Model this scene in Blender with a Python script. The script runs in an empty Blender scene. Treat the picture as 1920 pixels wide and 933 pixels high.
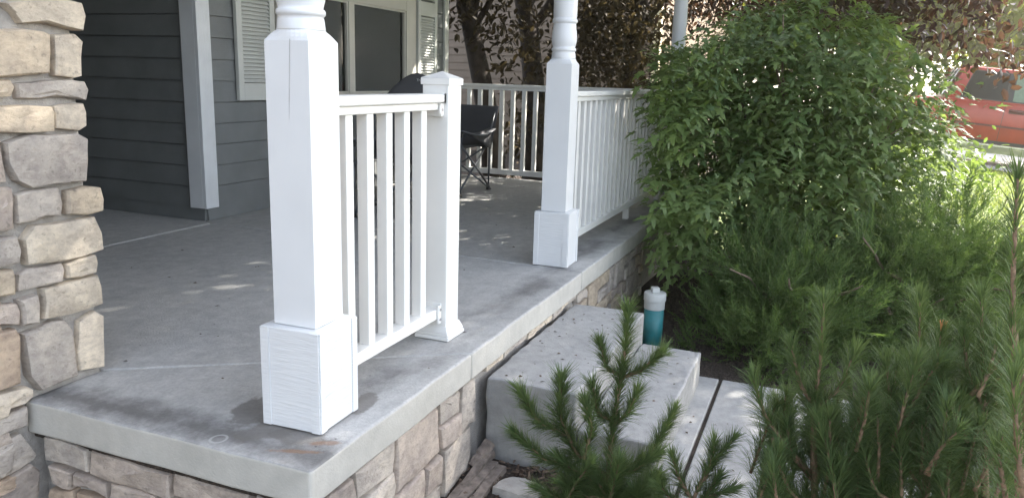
import bpy, bmesh, math, random
import numpy as np
from mathutils import Matrix, Vector

random.seed(7)
RNG = np.random.default_rng(11)
scene = bpy.context.scene
COL = scene.collection
PI = math.pi

# ------------------------------------------------------------------ camera
f_px, yaw, pitch, roll = 1458.97, 0.3785, -0.2163, 0.0303
CAM = np.array([-1.4776, -1.1141, 0.9806])
F = np.array([math.cos(pitch)*math.cos(yaw), math.cos(pitch)*math.sin(yaw), math.sin(pitch)])
R0 = np.cross(F, [0, 0, 1]); R0 /= np.linalg.norm(R0); U0 = np.cross(R0, F)
CR = math.cos(roll)*R0 + math.sin(roll)*U0
CU = -math.sin(roll)*R0 + math.cos(roll)*U0
cd = bpy.data.cameras.new('camera'); cam = bpy.data.objects.new('camera', cd); COL.objects.link(cam)
cd.sensor_width = 36; cd.lens = f_px/1920*36; cd.clip_start = 0.05; cd.clip_end = 600
cam.matrix_world = Matrix(((CR[0], CU[0], -F[0], CAM[0]), (CR[1], CU[1], -F[1], CAM[1]), (CR[2], CU[2], -F[2], CAM[2]), (0, 0, 0, 1)))
scene.camera = cam

# ------------------------------------------------------------------ light
SUN_AZ, SUN_EL = math.radians(-36), math.radians(40)      # azimuth from +X, towards -Y
world = bpy.data.worlds.new('World'); scene.world = world; world.use_nodes = True
wn = world.node_tree.nodes; wl = world.node_tree.links
sky = wn.new('ShaderNodeTexSky'); sky.sky_type = 'NISHITA'; sky.sun_disc = False
sky.sun_elevation = SUN_EL; sky.sun_rotation = PI/2 - SUN_AZ
sky.air_density = 1.0; sky.dust_density = 1.5; sky.ozone_density = 1.0
bg = wn['Background']; bg.inputs['Strength'].default_value = 0.15
hs_ = wn.new('ShaderNodeHueSaturation'); hs_.inputs['Saturation'].default_value = .56
wl.new(sky.outputs['Color'], hs_.inputs['Color']); wl.new(hs_.outputs['Color'], bg.inputs['Color'])
sd = bpy.data.lights.new('sun', 'SUN'); sd.energy = 5.0; sd.angle = math.radians(0.53); sd.color = (1, .94, .84)
sun = bpy.data.objects.new('sun', sd); COL.objects.link(sun)
S = Vector((math.cos(SUN_EL)*math.cos(SUN_AZ), math.cos(SUN_EL)*math.sin(SUN_AZ), math.sin(SUN_EL)))
sun.rotation_euler = (-S).to_track_quat('-Z', 'Y').to_euler()
sun.location = (20, -15, 20)
vs = scene.view_settings
scene.display_settings.display_device = 'sRGB'
vs.view_transform = 'Standard'; vs.look = 'None'; vs.exposure = 2.38; vs.gamma = 1.0; vs.use_curve_mapping = False
scene.cycles.use_denoising = True
scene.cycles.max_bounces = 8; scene.cycles.diffuse_bounces = 6; scene.cycles.transparent_max_bounces = 8
scene.cycles.caustics_reflective = False; scene.cycles.caustics_refractive = False

# ------------------------------------------------------------------ helpers
def lin(r, g, b):
    def c(v):
        v /= 255
        return v/12.92 if v <= .04045 else ((v+.055)/1.055)**2.4
    return (c(r), c(g), c(b), 1)

class Mat:
    def __init__(s, name):
        s.m = bpy.data.materials.new(name); s.m.use_nodes = True
        s.t = s.m.node_tree; s.b = s.t.nodes['Principled BSDF']; s.out = s.t.nodes['Material Output']
    def n(s, typ, **kw):
        nd = s.t.nodes.new('ShaderNode'+typ)
        for k, v in kw.items():
            if k.startswith('i_'): nd.inputs[k[2:].replace('_', ' ')].default_value = v
            elif k.startswith('x'): nd.inputs[int(k[1:])].default_value = v
            else: setattr(nd, k, v)
        return nd
    def l(s, a, b): s.t.links.new(a, b)
    def pos(s, scale=(1, 1, 1), obj=False):
        if obj: src = s.n('TexCoord').outputs['Object']
        else: src = s.n('NewGeometry').outputs['Position']
        mp = s.n('Mapping'); mp.inputs['Scale'].default_value = scale
        s.l(src, mp.inputs['Vector']); return mp.outputs[0]
    def noise(s, vec, scale, detail=4, rough=.55):
        nd = s.n('TexNoise'); nd.inputs['Scale'].default_value = scale
        nd.inputs['Detail'].default_value = detail; nd.inputs['Roughness'].default_value = rough
        if vec is not None: s.l(vec, nd.inputs['Vector'])
        return nd.outputs['Fac']
    def ramp(s, fac, stops):
        nd = s.n('ValToRGB'); cr = nd.color_ramp
        while len(cr.elements) < len(stops): cr.elements.new(.5)
        for e, (p, c) in zip(cr.elements, stops): e.position = p; e.color = c if len(c) == 4 else (*c, 1)
        s.l(fac, nd.inputs[0]); return nd.outputs[0]
    def mix(s, fac, a, b, mode='MIX'):
        nd = s.n('Mix', data_type='RGBA', blend_type=mode)
        for val, idx in ((fac, 0), (a, 6), (b, 7)):
            if hasattr(val, 'is_output'): s.l(val, nd.inputs[idx])
            else: nd.inputs[idx].default_value = val
        return nd.outputs[2]
    def math(s, op, a, b=None):
        nd = s.n('Math', operation=op)
        for val, idx in ((a, 0), (b, 1)):
            if val is None: continue
            if hasattr(val, 'is_output'): s.l(val, nd.inputs[idx])
            else: nd.inputs[idx].default_value = val
        return nd.outputs[0]
    def bump(s, h, strength=.3, dist=.01):
        nd = s.n('Bump'); nd.inputs['Strength'].default_value = strength; nd.inputs['Distance'].default_value = dist
        s.l(h, nd.inputs['Height']); s.l(nd.outputs[0], s.b.inputs['Normal'])
    def base(s, c):
        if hasattr(c, 'is_output'): s.l(c, s.b.inputs['Base Color'])
        else: s.b.inputs['Base Color'].default_value = c if len(c) == 4 else (*c, 1)
    def rough(s, v): s.b.inputs['Roughness'].default_value = v

BW = ((0, (0, 0, 0)), (1, (1, 1, 1)))

def mat_paint(name, col, rough=.45, grain=None, gs=.15, dirt=.06, gd=.002):
    m = Mat(name); m.rough(rough)
    n1 = m.noise(m.pos(), 5, 3)
    c2 = tuple(x*(1-dirt*2.2) for x in col[:3])+(1,)
    m.base(m.ramp(n1, ((.3, col), (.75, c2))))
    v = m.pos(grain or (30, 30, 30)); m.bump(m.noise(v, 3, 4), gs, gd)
    return m.m

def mat_simple(name, col, rough=.5, metal=0, var=.12, scale=12, bump=0):
    m = Mat(name); m.rough(rough); m.b.inputs['Metallic'].default_value = metal
    n1 = m.noise(m.pos(), scale, 4)
    m.base(m.ramp(n1, ((.3, tuple(x*(1-var) for x in col[:3])), (.7, tuple(x*(1+var) for x in col[:3])))))
    if bump: m.bump(m.noise(m.pos(), scale*4, 4), bump, .004)
    return m.m

def mat_leaf(name, c1, c2, trans=.35, tcol=None, rough=.45, scale=1.5, spec=.4):
    m = Mat(name); m.rough(rough); m.b.inputs['Specular IOR Level'].default_value = spec
    ri = m.n('NewGeometry').outputs['Random Per Island']
    n1 = m.noise(m.pos(), scale, 2)
    fac = m.math('ADD', m.math('MULTIPLY', ri, .6), m.math('MULTIPLY', n1, .5))
    col = m.ramp(fac, ((.2, c1), (.85, c2)))
    m.base(col)
    tr = m.n('BsdfTranslucent')
    if tcol: m.l(m.mix(.65, col, tcol), tr.inputs[0])
    else: m.l(col, tr.inputs[0])
    ms = m.n('MixShader'); ms.inputs[0].default_value = trans
    m.l(m.b.outputs[0], ms.inputs[1]); m.l(tr.outputs[0], ms.inputs[2]); m.l(ms.outputs[0], m.out.inputs[0])
    return m.m

M = {}
M['white'] = mat_paint('white_post_paint', (.70, .71, .72, 1), .42, (14, 14, 1.2), .14, .03, .003)
M['wrap'] = mat_paint('white_textured_board', (.71, .72, .73, 1), .5, (4, 4, 46), .42, .03, .006)
M['trimboard'] = mat_paint('white_trim_board', (.74, .76, .78, 1), .5, (60, 60, 4), .5, .06, .003)
M['vinyl'] = mat_paint('white_vinyl', (.78, .775, .75, 1), .38, (8, 8, 8), .06, .03)
M['cream'] = mat_paint('cream_window_frame', (.58, .56, .50, 1), .45, (10, 10, 10), .06, .05)
M['shutter'] = mat_paint('shutter_plastic', (.60, .61, .58, 1), .5, (10, 10, 10), .08, .05)
M['siding'] = mat_paint('grey_siding', (.195, .205, .207, 1), .6, (3, 3, 70), .3, .09, .002)
M['tan_siding'] = mat_paint('tan_siding', (.19, .14, .10, 1), .6, (3, 3, 60), .25, .06, .002)
M['cream_trim'] = mat_simple('cream_trim', (.7, .62, .4, 1), .5)
M['ceiling'] = mat_simple('porch_ceiling_paint', (.6, .6, .58, 1), .6)
M['roofing'] = mat_simple('roof_shingle', (.09, .085, .08, 1), .9, 0, .3, 20, .5)
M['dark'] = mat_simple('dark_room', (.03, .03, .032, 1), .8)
M['blind'] = mat_simple('blind_slat', (.36, .37, .36, 1), .6)
M['screw'] = mat_simple('screw_metal', (.35, .35, .36, 1), .35, .9)
M['chair_fabric'] = mat_paint('black_chair_fabric', (.085, .085, .092, 1), .85, (200, 200, 200), .3, .1)
M['chair_arm'] = mat_paint('grey_arm_fabric', (.16, .165, .18, 1), .7, (200, 200, 200), .3, .1)
M['chair_metal'] = mat_simple('grey_tube', (.13, .14, .155, 1), .4, .5)
M['black_plastic'] = mat_simple('black_plastic', (.02, .02, .02, 1), .5)
M['logo'] = mat_simple('white_print', (.6, .6, .6, 1), .6)
M['pvc_white'] = mat_simple('white_pvc', (.50, .51, .49, 1), .4, 0, .08, 20)
M['pvc_green'] = mat_simple('teal_pvc', (.03, .19, .20, 1), .4, 0, .2, 14)
M['bark'] = mat_simple('dark_bark', (.055, .042, .034, 1), .9, 0, .5, 9, .9)
M['bark_light'] = mat_simple('grey_bark', (.16, .12, .085, 1), .9, 0, .4, 14, .8)
M['pine_stem'] = mat_simple('pine_shoot_bark', (.22, .14, .085, 1), .85, 0, .4, 60, .8)
M['wood_grey'] = mat_simple('weathered_wood', (.20, .165, .14, 1), .9, 0, .45, 30, .8)
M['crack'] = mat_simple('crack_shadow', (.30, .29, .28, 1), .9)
M['bud'] = mat_simple('orange_bud', (.50, .22, .08, 1), .7, 0, .3, 80)

def glass_mat():
    m = Mat('window_glass'); m.base((.5, .52, .52, 1)); m.rough(.03)
    m.b.inputs['Transmission Weight'].default_value = 1; m.b.inputs['IOR'].default_value = 1.45
    lp = m.n('BsdfTransparent'); lp.inputs[0].default_value = (.62, .64, .64, 1)
    gl = m.n('BsdfGlossy'); gl.inputs['Roughness'].default_value = .02
    fr = m.n('Fresnel'); fr.inputs[0].default_value = 1.35
    ms = m.n('MixShader'); m.l(fr.outputs[0], ms.inputs[0]); m.l(lp.outputs[0], ms.inputs[1]); m.l(gl.outputs[0], ms.inputs[2])
    m.l(ms.outputs[0], m.out.inputs[0]); return m.m
M['glass'] = glass_mat()
def screen_mat():
    m = Mat('insect_screen'); tr = m.n('BsdfTransparent'); df = m.n('BsdfDiffuse'); df.inputs[0].default_value = (.15, .155, .15, 1)
    ms = m.n('MixShader'); n1 = m.noise(m.pos((1, 1, .3)), 9, 3)
    m.l(m.ramp(n1, ((.3, (.50, .50, .50)), (.7, (.60, .60, .60)))), ms.inputs[0]); m.l(tr.outputs[0], ms.inputs[1]); m.l(df.outputs[0], ms.inputs[2]); m.l(ms.outputs[0], m.out.inputs[0]); return m.m
M['screen'] = screen_mat()

def stone_mat():
    m = Mat('field_stone'); m.rough(.85)
    oi = m.n('ObjectInfo')
    v = m.pos((1, 1, 1)); n1 = m.noise(v, 9, 6, .6); n2 = m.noise(m.pos((2, 2, 3.2)), 14, 6, .7); n3 = m.noise(v, 60, 4)
    a = m.mix(1.0, oi.outputs['Color'], m.ramp(n1, ((.25, (.72, .70, .70)), (.75, (1.22, 1.18, 1.1)))), 'MULTIPLY')
    b = m.mix(1.0, a, m.ramp(n2, ((.35, (.78, .76, .76)), (.6, (1.08, 1.07, 1.05)))), 'MULTIPLY')
    c = m.mix(m.ramp(n3, ((.60, (0, 0, 0)), (.75, (.55, .55, .55)))), b, (.10, .09, .08, 1))
    m.base(c)
    h = m.math('ADD', m.math('MULTIPLY', n1, .8), m.math('ADD', m.math('MULTIPLY', n2, .7), m.math('MULTIPLY', n3, .22)))
    m.bump(h, .75, .010); return m.m
M['stone'] = stone_mat()
def mortar_mat():
    m = Mat('mortar'); m.rough(.95); n1 = m.noise(m.pos(), 25, 5); n2 = m.noise(m.pos(), 220, 3)
    m.base(m.ramp(n1, ((.3, (.32, .30, .275)), (.7, (.43, .405, .375))))); m.bump(n2, .8, .006); return m.m
M['mortar'] = mortar_mat()

def blob(m, px, py, rx, ry, ang, warp):
    """soft mask of a stain of its own shape on the slab (world xy), edges broken by noise"""
    g = m.n('NewGeometry').outputs['Position']
    mp = m.n('Mapping', vector_type='TEXTURE')
    mp.inputs['Location'].default_value = (px, py, 0); mp.inputs['Rotation'].default_value = (0, 0, ang); mp.inputs['Scale'].default_value = (rx, ry, 1e3)
    m.l(g, mp.inputs[0])
    ln = m.n('VectorMath', operation='LENGTH'); m.l(mp.outputs[0], ln.inputs[0])
    nz = m.noise(m.pos(), warp, 5, .65)
    s = m.math('ADD', ln.outputs['Value'], m.math('MULTIPLY', m.math('SUBTRACT', nz, .5), 1.9))
    return s

def slab_mat():
    m = Mat('porch_concrete'); v = m.pos(); m.rough(.85)
    n1 = m.noise(v, 1.6, 5); n2 = m.noise(m.pos((1, 1, 1)), 14, 6, .65); n3 = m.noise(v, 130, 3)
    col = m.ramp(n1, ((.3, (.405, .402, .395)), (.7, (.49, .484, .472))))
    col = m.mix(.40, col, m.ramp(n2, ((.32, (.60, .60, .61)), (.66, (1.22, 1.21, 1.19)))), 'MULTIPLY')
    n5 = m.noise(v, 75, 5, .75); col = m.mix(.6, col, m.ramp(n5, ((.3, (.70, .70, .70)), (.68, (1.2, 1.2, 1.2)))), 'MULTIPLY')
    # upward mask
    nz = m.n('SeparateXYZ'); m.l(m.n('NewGeometry').outputs['Normal'], nz.inputs[0])
    up = m.math('GREATER_THAN', nz.outputs[2], .6)
    # side faces: formed concrete, paler
    col = m.mix(up, m.mix(.4, m.ramp(n1, ((.3, (.44, .425, .385)), (.7, (.53, .51, .465)))), m.ramp(n2, ((.35, (.75, .75, .75)), (.65, (1.1, 1.1, 1.1)))), 'MULTIPLY'), col)
    # weathered dirty band near the outer corner and along the front lip
    xyz = m.n('SeparateXYZ'); m.l(v, xyz.inputs[0])
    n4 = m.noise(m.pos((1, 1, 1)), 5.5, 6, .7)
    band_l = m.ramp(m.math('ADD', m.math('ABSOLUTE', m.math('SUBTRACT', xyz.outputs[0], .075)), m.math('MULTIPLY', m.math('SUBTRACT', n4, .5), .30)), ((.0, (1, 1, 1)), (.11, (0, 0, 0))))
    band_f = m.ramp(m.math('ADD', m.math('ABSOLUTE', m.math('SUBTRACT', xyz.outputs[1], .125)), m.math('MULTIPLY', m.math('SUBTRACT', n4, .5), .30)), ((.0, (.9, .9, .9)), (.12, (0, 0, 0))))
    bn = m.math('MULTIPLY', up, m.math('MAXIMUM', band_l, m.math('MULTIPLY', band_f, m.ramp(m.noise(m.pos((.8, 2, 1)), 2.2, 3), ((.42, (0, 0, 0)), (.58, (1, 1, 1)))))))
    col = m.mix(m.math('MULTIPLY', bn, .72), col, (.075, .07, .066, 1))
    # damp brown patches around the near post
    for a in ((.24, .36, .15, .085, .3, 10), (.17, .235, .14, .06, -.5, 9), (.15, .16, .05, .10, .2, 12), (.42, .11, .085, .04, .25, 13)):
        msk = m.ramp(blob(m, *a), ((.78, (1, 1, 1)), (.98, (0, 0, 0))))
        col = m.mix(m.math('MULTIPLY', m.math('MULTIPLY', msk, up), .7), col, (.15, .138, .125, 1))
    # rust
    for a in ((.075, .10, .012, .085, .35, 30), (.15, .055, .016, .055, .5, 30)):
        msk = m.ramp(blob(m, *a), ((.5, (1, 1, 1)), (1.5, (0, 0, 0))))
        col = m.mix(m.math('MULTIPLY', m.math('MULTIPLY', msk, up), .55), col, (.25, .13, .065, 1))
    # white efflorescence ring
    g = m.n('NewGeometry').outputs['Position']
    mp = m.n('Mapping', vector_type='TEXTURE'); mp.inputs['Location'].default_value = (.046, .333, 0); mp.inputs['Scale'].default_value = (.026, .023, 1e3); m.l(g, mp.inputs[0])
    ln = m.n('VectorMath', operation='LENGTH'); m.l(mp.outputs[0], ln.inputs[0])
    ring = m.ramp(m.math('ABSOLUTE', m.math('SUBTRACT', ln.outputs['Value'], .9)), ((.08, (.45, .45, .45)), (.22, (0, 0, 0))))
    col = m.mix(m.math('MULTIPLY', ring, up), col, (.55, .55, .53, 1))
    # scattered grit
    vo = m.n('TexVoronoi'); vo.inputs['Scale'].default_value = 16; m.l(v, vo.inputs['Vector'])
    grit = m.ramp(vo.outputs['Distance'], ((.045, (1, 1, 1)), (.075, (0, 0, 0))))
    wn_ = m.n('SeparateColor'); m.l(vo.outputs['Color'], wn_.inputs[0])
    keep = m.math('GREATER_THAN', wn_.outputs[0], .84)
    col = m.mix(m.math('MULTIPLY', m.math('MULTIPLY', grit, keep), m.math('MULTIPLY', up, .75)), col, (.06, .055, .05, 1))
    m.base(col)
    m.bump(m.math('ADD', n3, m.math('MULTIPLY', n2, .6)), .35, .004); return m.m
M['slab'] = slab_mat()

def step_mat():
    m = Mat('step_concrete'); m.rough(.88); v = m.pos()
    n1 = m.noise(v, 3, 5); n2 = m.noise(v, 22, 6, .65); n3 = m.noise(v, 150, 3)
    col = m.ramp(n1, ((.3, (.325, .322, .315)), (.7, (.405, .40, .39))))
    col = m.mix(.5, col, m.ramp(n2, ((.35, (.72, .72, .72)), (.62, (1.12, 1.12, 1.12)))), 'MULTIPLY')
    vo = m.n('TexVoronoi'); vo.inputs['Scale'].default_value = 26; m.l(v, vo.inputs['Vector'])
    sc_ = m.n('SeparateColor'); m.l(vo.outputs['Color'], sc_.inputs[0])
    pit = m.math('MULTIPLY', m.ramp(vo.outputs['Distance'], ((.045, (1, 1, 1)), (.09, (0, 0, 0)))), m.math('GREATER_THAN', sc_.outputs[0], .8))
    col = m.mix(m.math('MULTIPLY', pit, .3), col, (.09, .08, .075, 1))
    nz = m.n('SeparateXYZ'); m.l(m.n('NewGeometry').outputs['Normal'], nz.inputs[0])      # upright faces coloured darker, painting in shade that sets risers off from treads
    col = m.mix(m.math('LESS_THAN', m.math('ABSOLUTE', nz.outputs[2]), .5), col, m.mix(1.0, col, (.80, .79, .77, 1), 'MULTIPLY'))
    m.base(col); m.bump(m.math('ADD', n3, m.math('SUBTRACT', n2, m.math('MULTIPLY', pit, .6))), .4, .004); return m.m
M['step'] = step_mat()

def ground_mat():
    m = Mat('mulch_soil'); m.rough(.95); v = m.pos()
    n1 = m.noise(v, 30, 6, .7); n2 = m.noise(v, 3, 4)
    vo = m.n('TexVoronoi'); vo.inputs['Scale'].default_value = 38; m.l(m.pos((1, 2.2, 1)), vo.inputs['Vector'])
    col = m.ramp(n1, ((.3, (.030, .022, .017)), (.55, (.075, .055, .042)), (.75, (.15, .115, .09))))
    col = m.mix(.4, col, m.ramp(vo.outputs['Distance'], ((.0, (.16, .12, .09)), (.6, (.03, .023, .018)))))
    m.base(col); m.bump(m.math('ADD', n1, m.math('MULTIPLY', vo.outputs['Distance'], -.6)), 1, .03); return m.m
M['ground'] = ground_mat()
M['lawn'] = mat_simple('lawn_soil', (.10, .13, .035, 1), .9, 0, .4, 6, .6)
M['drive'] = mat_simple('driveway_concrete', (.42, .40, .38, 1), .9, 0, .15, 2, .2)
M['road'] = mat_simple('asphalt', (.05, .05, .05, 1), .9, 0, .2, 4, .2)

M['shrub_leaf'] = mat_leaf('shrub_leaf', (.062, .112, .040, 1), (.165, .225, .080, 1), .38, (.34, .46, .09, 1), .42, 1.3)
M['juniper'] = mat_leaf('juniper_spray', (.044, .085, .034, 1), (.118, .165, .056, 1), .32, (.22, .35, .06, 1), .5, 1.6, .2)
M['needle'] = mat_leaf('pine_needle', (.055, .095, .040, 1), (.125, .172, .068, 1), .30, (.28, .38, .09, 1), .6, 3, .2)
M['plum_leaf'] = mat_leaf('plum_leaf', (.028, .020, .017, 1), (.060, .038, .028, 1), .26, (.15, .075, .04, 1), .42, 1)
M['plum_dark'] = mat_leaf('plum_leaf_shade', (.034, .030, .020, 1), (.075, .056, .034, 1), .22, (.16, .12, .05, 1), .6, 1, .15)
M['green_leaf'] = mat_leaf('maple_leaf', (.040, .085, .006, 1), (.095, .135, .010, 1), .5, (.34, .36, .012, 1), .45, .6)
M['low_leaf'] = mat_leaf('low_shrub_leaf', (.06, .115, .028, 1), (.12, .18, .045, 1), .35, (.26, .36, .06, 1), .5, 1.5)
M['grass'] = mat_leaf('grass_blade', (.07, .13, .02, 1), (.15, .21, .04, 1), .4, (.35, .40, .06, 1), .5, 2)

def car_paint():
    m = Mat('red_car_paint'); m.base((.33, .035, .022, 1)); m.rough(.32); m.b.inputs['Metallic'].default_value = .15
    m.b.inputs['Coat Weight'].default_value = .35; m.b.inputs['Coat Roughness'].default_value = .08
    n = m.noise(m.pos(), 6, 4); m.base(m.ramp(n, ((.3, (.27, .018, .006)), (.7, (.33, .026, .009))))); return m.m
M['car'] = car_paint()
M['car_glass'] = mat_simple('tinted_glass', (.02, .022, .022, 1), .06)
for k_ in ('car_glass',): M[k_].node_tree.nodes['Principled BSDF'].inputs['Specular IOR Level'].default_value = .12
M['tyre'] = mat_simple('tyre_rubber', (.02, .02, .02, 1), .8)
M['chrome'] = mat_simple('chrome_strip', (.6, .6, .6, 1), .2, .9)
M['lamp_red'] = mat_simple('tail_lamp', (.4, .02, .02, 1), .2)

def origin(o):
    p = Vector((0, 0, 0))
    while o is not None:
        p += o.location; o = o.parent
    return p

def obj(name, mesh, mat=None, parent=None, local=False, smooth=False, loc=None):
    if mat is not None and not mesh.materials: mesh.materials.append(M[mat] if isinstance(mat, str) else mat)
    if smooth: mesh.shade_smooth()
    o = bpy.data.objects.new(name, mesh); COL.objects.link(o)
    if parent is not None: o.parent = parent
    if not local:
        o.location = (Vector(loc) if loc is not None else Vector((0, 0, 0))) - (origin(parent) if parent is not None else Vector((0, 0, 0)))
    elif loc is not None: o.location = loc
    return o
def tag(o, label=None, cat=None, group=None, kind=None):
    for k, v in (('label', label), ('category', cat), ('group', group), ('kind', kind)):
        if v: o[k] = v
    return o
def thing(name, label, cat, loc=(0, 0, 0), rz=0, group=None):
    o = bpy.data.objects.new(name, None); COL.objects.link(o); o.location = loc; o.rotation_euler = (0, 0, rz)
    o.empty_display_size = .1
    return tag(o, label, cat, group)
def bevel(o, w=.003, seg=2):
    b = o.modifiers.new('bevel', 'BEVEL'); b.width = w; b.segments = seg; b.limit_method = 'ANGLE'; b.angle_limit = .6
    return o

class MB:
    def __init__(s): s.v = []; s.f = []
    def add(s, V, Fc):
        k = len(s.v); s.v += [tuple(map(float, p)) for p in V]; s.f += [tuple(i+k for i in q) for q in Fc]; return s
    def box(s, x0, x1, y0, y1, z0, z1):
        return s.add([(x0, y0, z0), (x1, y0, z0), (x1, y1, z0), (x0, y1, z0), (x0, y0, z1), (x1, y0, z1), (x1, y1, z1), (x0, y1, z1)],
                     [(0, 3, 2, 1), (4, 5, 6, 7), (0, 1, 5, 4), (1, 2, 6, 5), (2, 3, 7, 6), (3, 0, 4, 7)])
    def rbox(s, cx, cy, hx, hy, z0, z1, t=0, top=None):
        tx, ty = top or (hx, hy); V = []
        for z, a, b in ((z0, hx, hy), (z1, tx, ty)):
            for sx, sy in ((-1, -1), (1, -1), (1, 1), (-1, 1)):
                V.append((cx+sx*a*math.cos(t)-sy*b*math.sin(t), cy+sx*a*math.sin(t)+sy*b*math.cos(t), z))
        return s.add(V, [(0, 3, 2, 1), (4, 5, 6, 7), (0, 1, 5, 4), (1, 2, 6, 5), (2, 3, 7, 6), (3, 0, 4, 7)])
    def prism(s, poly, z0, z1):
        n = len(poly); V = [(x, y, z0) for x, y in poly]+[(x, y, z1) for x, y in poly]
        return s.add(V, [tuple(range(n-1, -1, -1)), tuple(range(n, 2*n))]+[(i, (i+1) % n, n+(i+1) % n, n+i) for i in range(n)])
    def tube(s, pts, rad, n=8, cap=True):
        pts = [Vector(p) for p in pts]
        if not hasattr(rad, '__len__'): rad = [rad]*len(pts)
        V = []; Fc = []; prev = None
        for i, p in enumerate(pts):
            d = (pts[min(i+1, len(pts)-1)]-pts[max(i-1, 0)]).normalized()
            a = prev if prev is not None else (Vector((0, 0, 1)) if abs(d.z) < .9 else Vector((1, 0, 0)))
            x = (a - d*a.dot(d)).normalized(); y = d.cross(x); prev = x
            for k in range(n):
                t = 2*PI*k/n; V.append(p+(x*math.cos(t)+y*math.sin(t))*rad[i])
        for i in range(len(pts)-1):
            for k in range(n):
                a, b = i*n+k, i*n+(k+1) % n; Fc.append((a, b, b+n, a+n))
        if cap: Fc += [tuple(range(n-1, -1, -1)), tuple(range((len(pts)-1)*n, len(pts)*n))]
        return s.add(V, Fc)
    def lathe(s, cx, cy, prof, n=28):
        V = []; Fc = []
        for r, z in prof:
            for k in range(n): V.append((cx+r*math.cos(2*PI*k/n), cy+r*math.sin(2*PI*k/n), z))
        for i in range(len(prof)-1):
            for k in range(n):
                a, b = i*n+k, i*n+(k+1) % n; Fc.append((a, b, b+n, a+n))
        Fc += [tuple(range(n-1, -1, -1)), tuple(range((len(prof)-1)*n, len(prof)*n))]
        return s.add(V, Fc)
    def mesh(s, name='part', org=None):
        me = bpy.data.meshes.new(name); me.from_pydata(s.v, [], s.f); me.update(); return me
def build(mb, name, mat, parent=None, smooth=False, bev=None, local=False):
    o = obj(name, mb.mesh(name), mat, parent, local, smooth)
    if bev: bevel(o, bev)
    return o

def npmesh(name, V, Fc):
    """fast mesh from arrays; Fc is (m,3) or (m,4)"""
    V = np.asarray(V, np.float32); Fc = np.asarray(Fc, np.int32); me = bpy.data.meshes.new(name)
    m, k = Fc.shape
    me.vertices.add(len(V)); me.vertices.foreach_set('co', V.ravel())
    me.loops.add(m*k); me.loops.foreach_set('vertex_index', Fc.ravel())
    me.polygons.add(m); me.polygons.foreach_set('loop_start', np.arange(0, m*k, k, dtype=np.int32))
    me.polygons.foreach_set('loop_total', np.full(m, k, np.int32))
    me.update(calc_edges=True); return me

def unit(a): return a/np.maximum(np.linalg.norm(a, axis=-1, keepdims=True), 1e-9)
def frames(D, N):
    """orthonormal frames: x along D, z near N"""
    X = unit(D); Z = unit(N - X*np.sum(N*X, -1, keepdims=True)); Y = np.cross(Z, X); return X, Y, Z
def instance(T, TF, P, X, Y, Z, s):
    """copies of template verts T at points P"""
    s = np.asarray(s).reshape(-1, 1, 1)
    V = P[:, None, :] + s*(T[None, :, 0:1]*X[:, None, :]+T[None, :, 1:2]*Y[:, None, :]+T[None, :, 2:3]*Z[:, None, :])
    k = len(T); Fc = TF[None]+(np.arange(len(P))*k)[:, None, None]
    return V.reshape(-1, 3), Fc.reshape(-1, TF.shape[1])
def at(px, py, d): return CAM + (F+CR*(px-960)/f_px-CU*(py-466.5)/f_px)*d   # survey: a point d metres deep along a sight line

# leaf templates (length 1, along +x)
def lobed_leaf(fold=.20, droop=.22):
    out = [(0, 0), (.06, .10), (.02, .26), (.26, .16), (.56, .40), (.52, .14), (.76, .15), (1.15, 0), (.76, -.15), (.52, -.14), (.56, -.40), (.26, -.16), (.02, -.26), (.06, -.10)]
    T = [(.45, 0, .03)] + [(x, y, fold*abs(y) - droop*x*x) for x, y in out]
    n = len(out); return np.array(T), np.array([(0, 1+i, 1+(i+1) % n) for i in range(n)])
LOBE = lobed_leaf()
OVAL = (np.array([(0, 0, 0), (.3, .22, .05), (.7, .19, .02), (1, 0, -.10), (.7, -.19, .02), (.3, -.22, .05), (.5, 0, -.02)]), np.array([(6, 0, 5), (6, 5, 4), (6, 4, 3), (6, 3, 2), (6, 2, 1), (6, 1, 0)]))
DIAM = (np.array([(0, 0, 0), (.5, .30, .06), (1, 0, -.08), (.5, -.30, .06)]), np.array([(0, 1, 2), (0, 2, 3)]))

# ================================================================== SETTING
GZ = -.50
def grid_sheet(name, x0, x1, y0, y1, nx, ny, zf, mat):
    xs = np.linspace(x0, x1, nx); ys = np.linspace(y0, y1, ny); X, Y = np.meshgrid(xs, ys, indexing='ij')
    V = np.stack([X, Y, zf(X, Y)], -1).reshape(-1, 3)
    i = np.arange((nx-1)*(ny-1)); a = (i//(ny-1))*ny+i % (ny-1)
    Fc = np.stack([a, a+ny, a+ny+1, a+1], -1)
    o = obj(name, npmesh(name, V, Fc), mat, smooth=True); return tag(o, kind='structure')
def hgt(X, Y):
    # the yard: level by the porch, falling towards the street at -Y beyond the beds
    s = np.clip((X-9)/5, 0, 1); return GZ + s*.22 + .015*np.sin(X*1.7+Y*2.3)*np.cos(Y*1.3-X*.7) - s*np.clip(-Y-2.5, 0, 30)*.085
tag(obj('terrain', npmesh('terrain', [(-44, -64, -3.2), (84, -64, -3.2), (84, 44, -3.2), (-44, 44, -3.2)], [(0, 1, 2, 3)]), 'lawn'), kind='structure')
grid_sheet('ground', -42, 9.02, -60, 42, 255, 510, lambda X, Y: hgt(X, Y)+.012*np.sin(X*9+1.3*np.sin(Y*7))*np.sin(Y*8.1+X*3), 'ground')
grid_sheet('lawn', 5.2, 14.6, -16, .2, 48, 80, lambda X, Y: hgt(X, Y)+.022+.03*np.clip((X-5.2)*2, -1, 0), 'lawn')
grid_sheet('side_yard', 9, 40, 0.2, 40, 20, 20, lambda X, Y: hgt(X, Y)-.01, 'ground')
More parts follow.
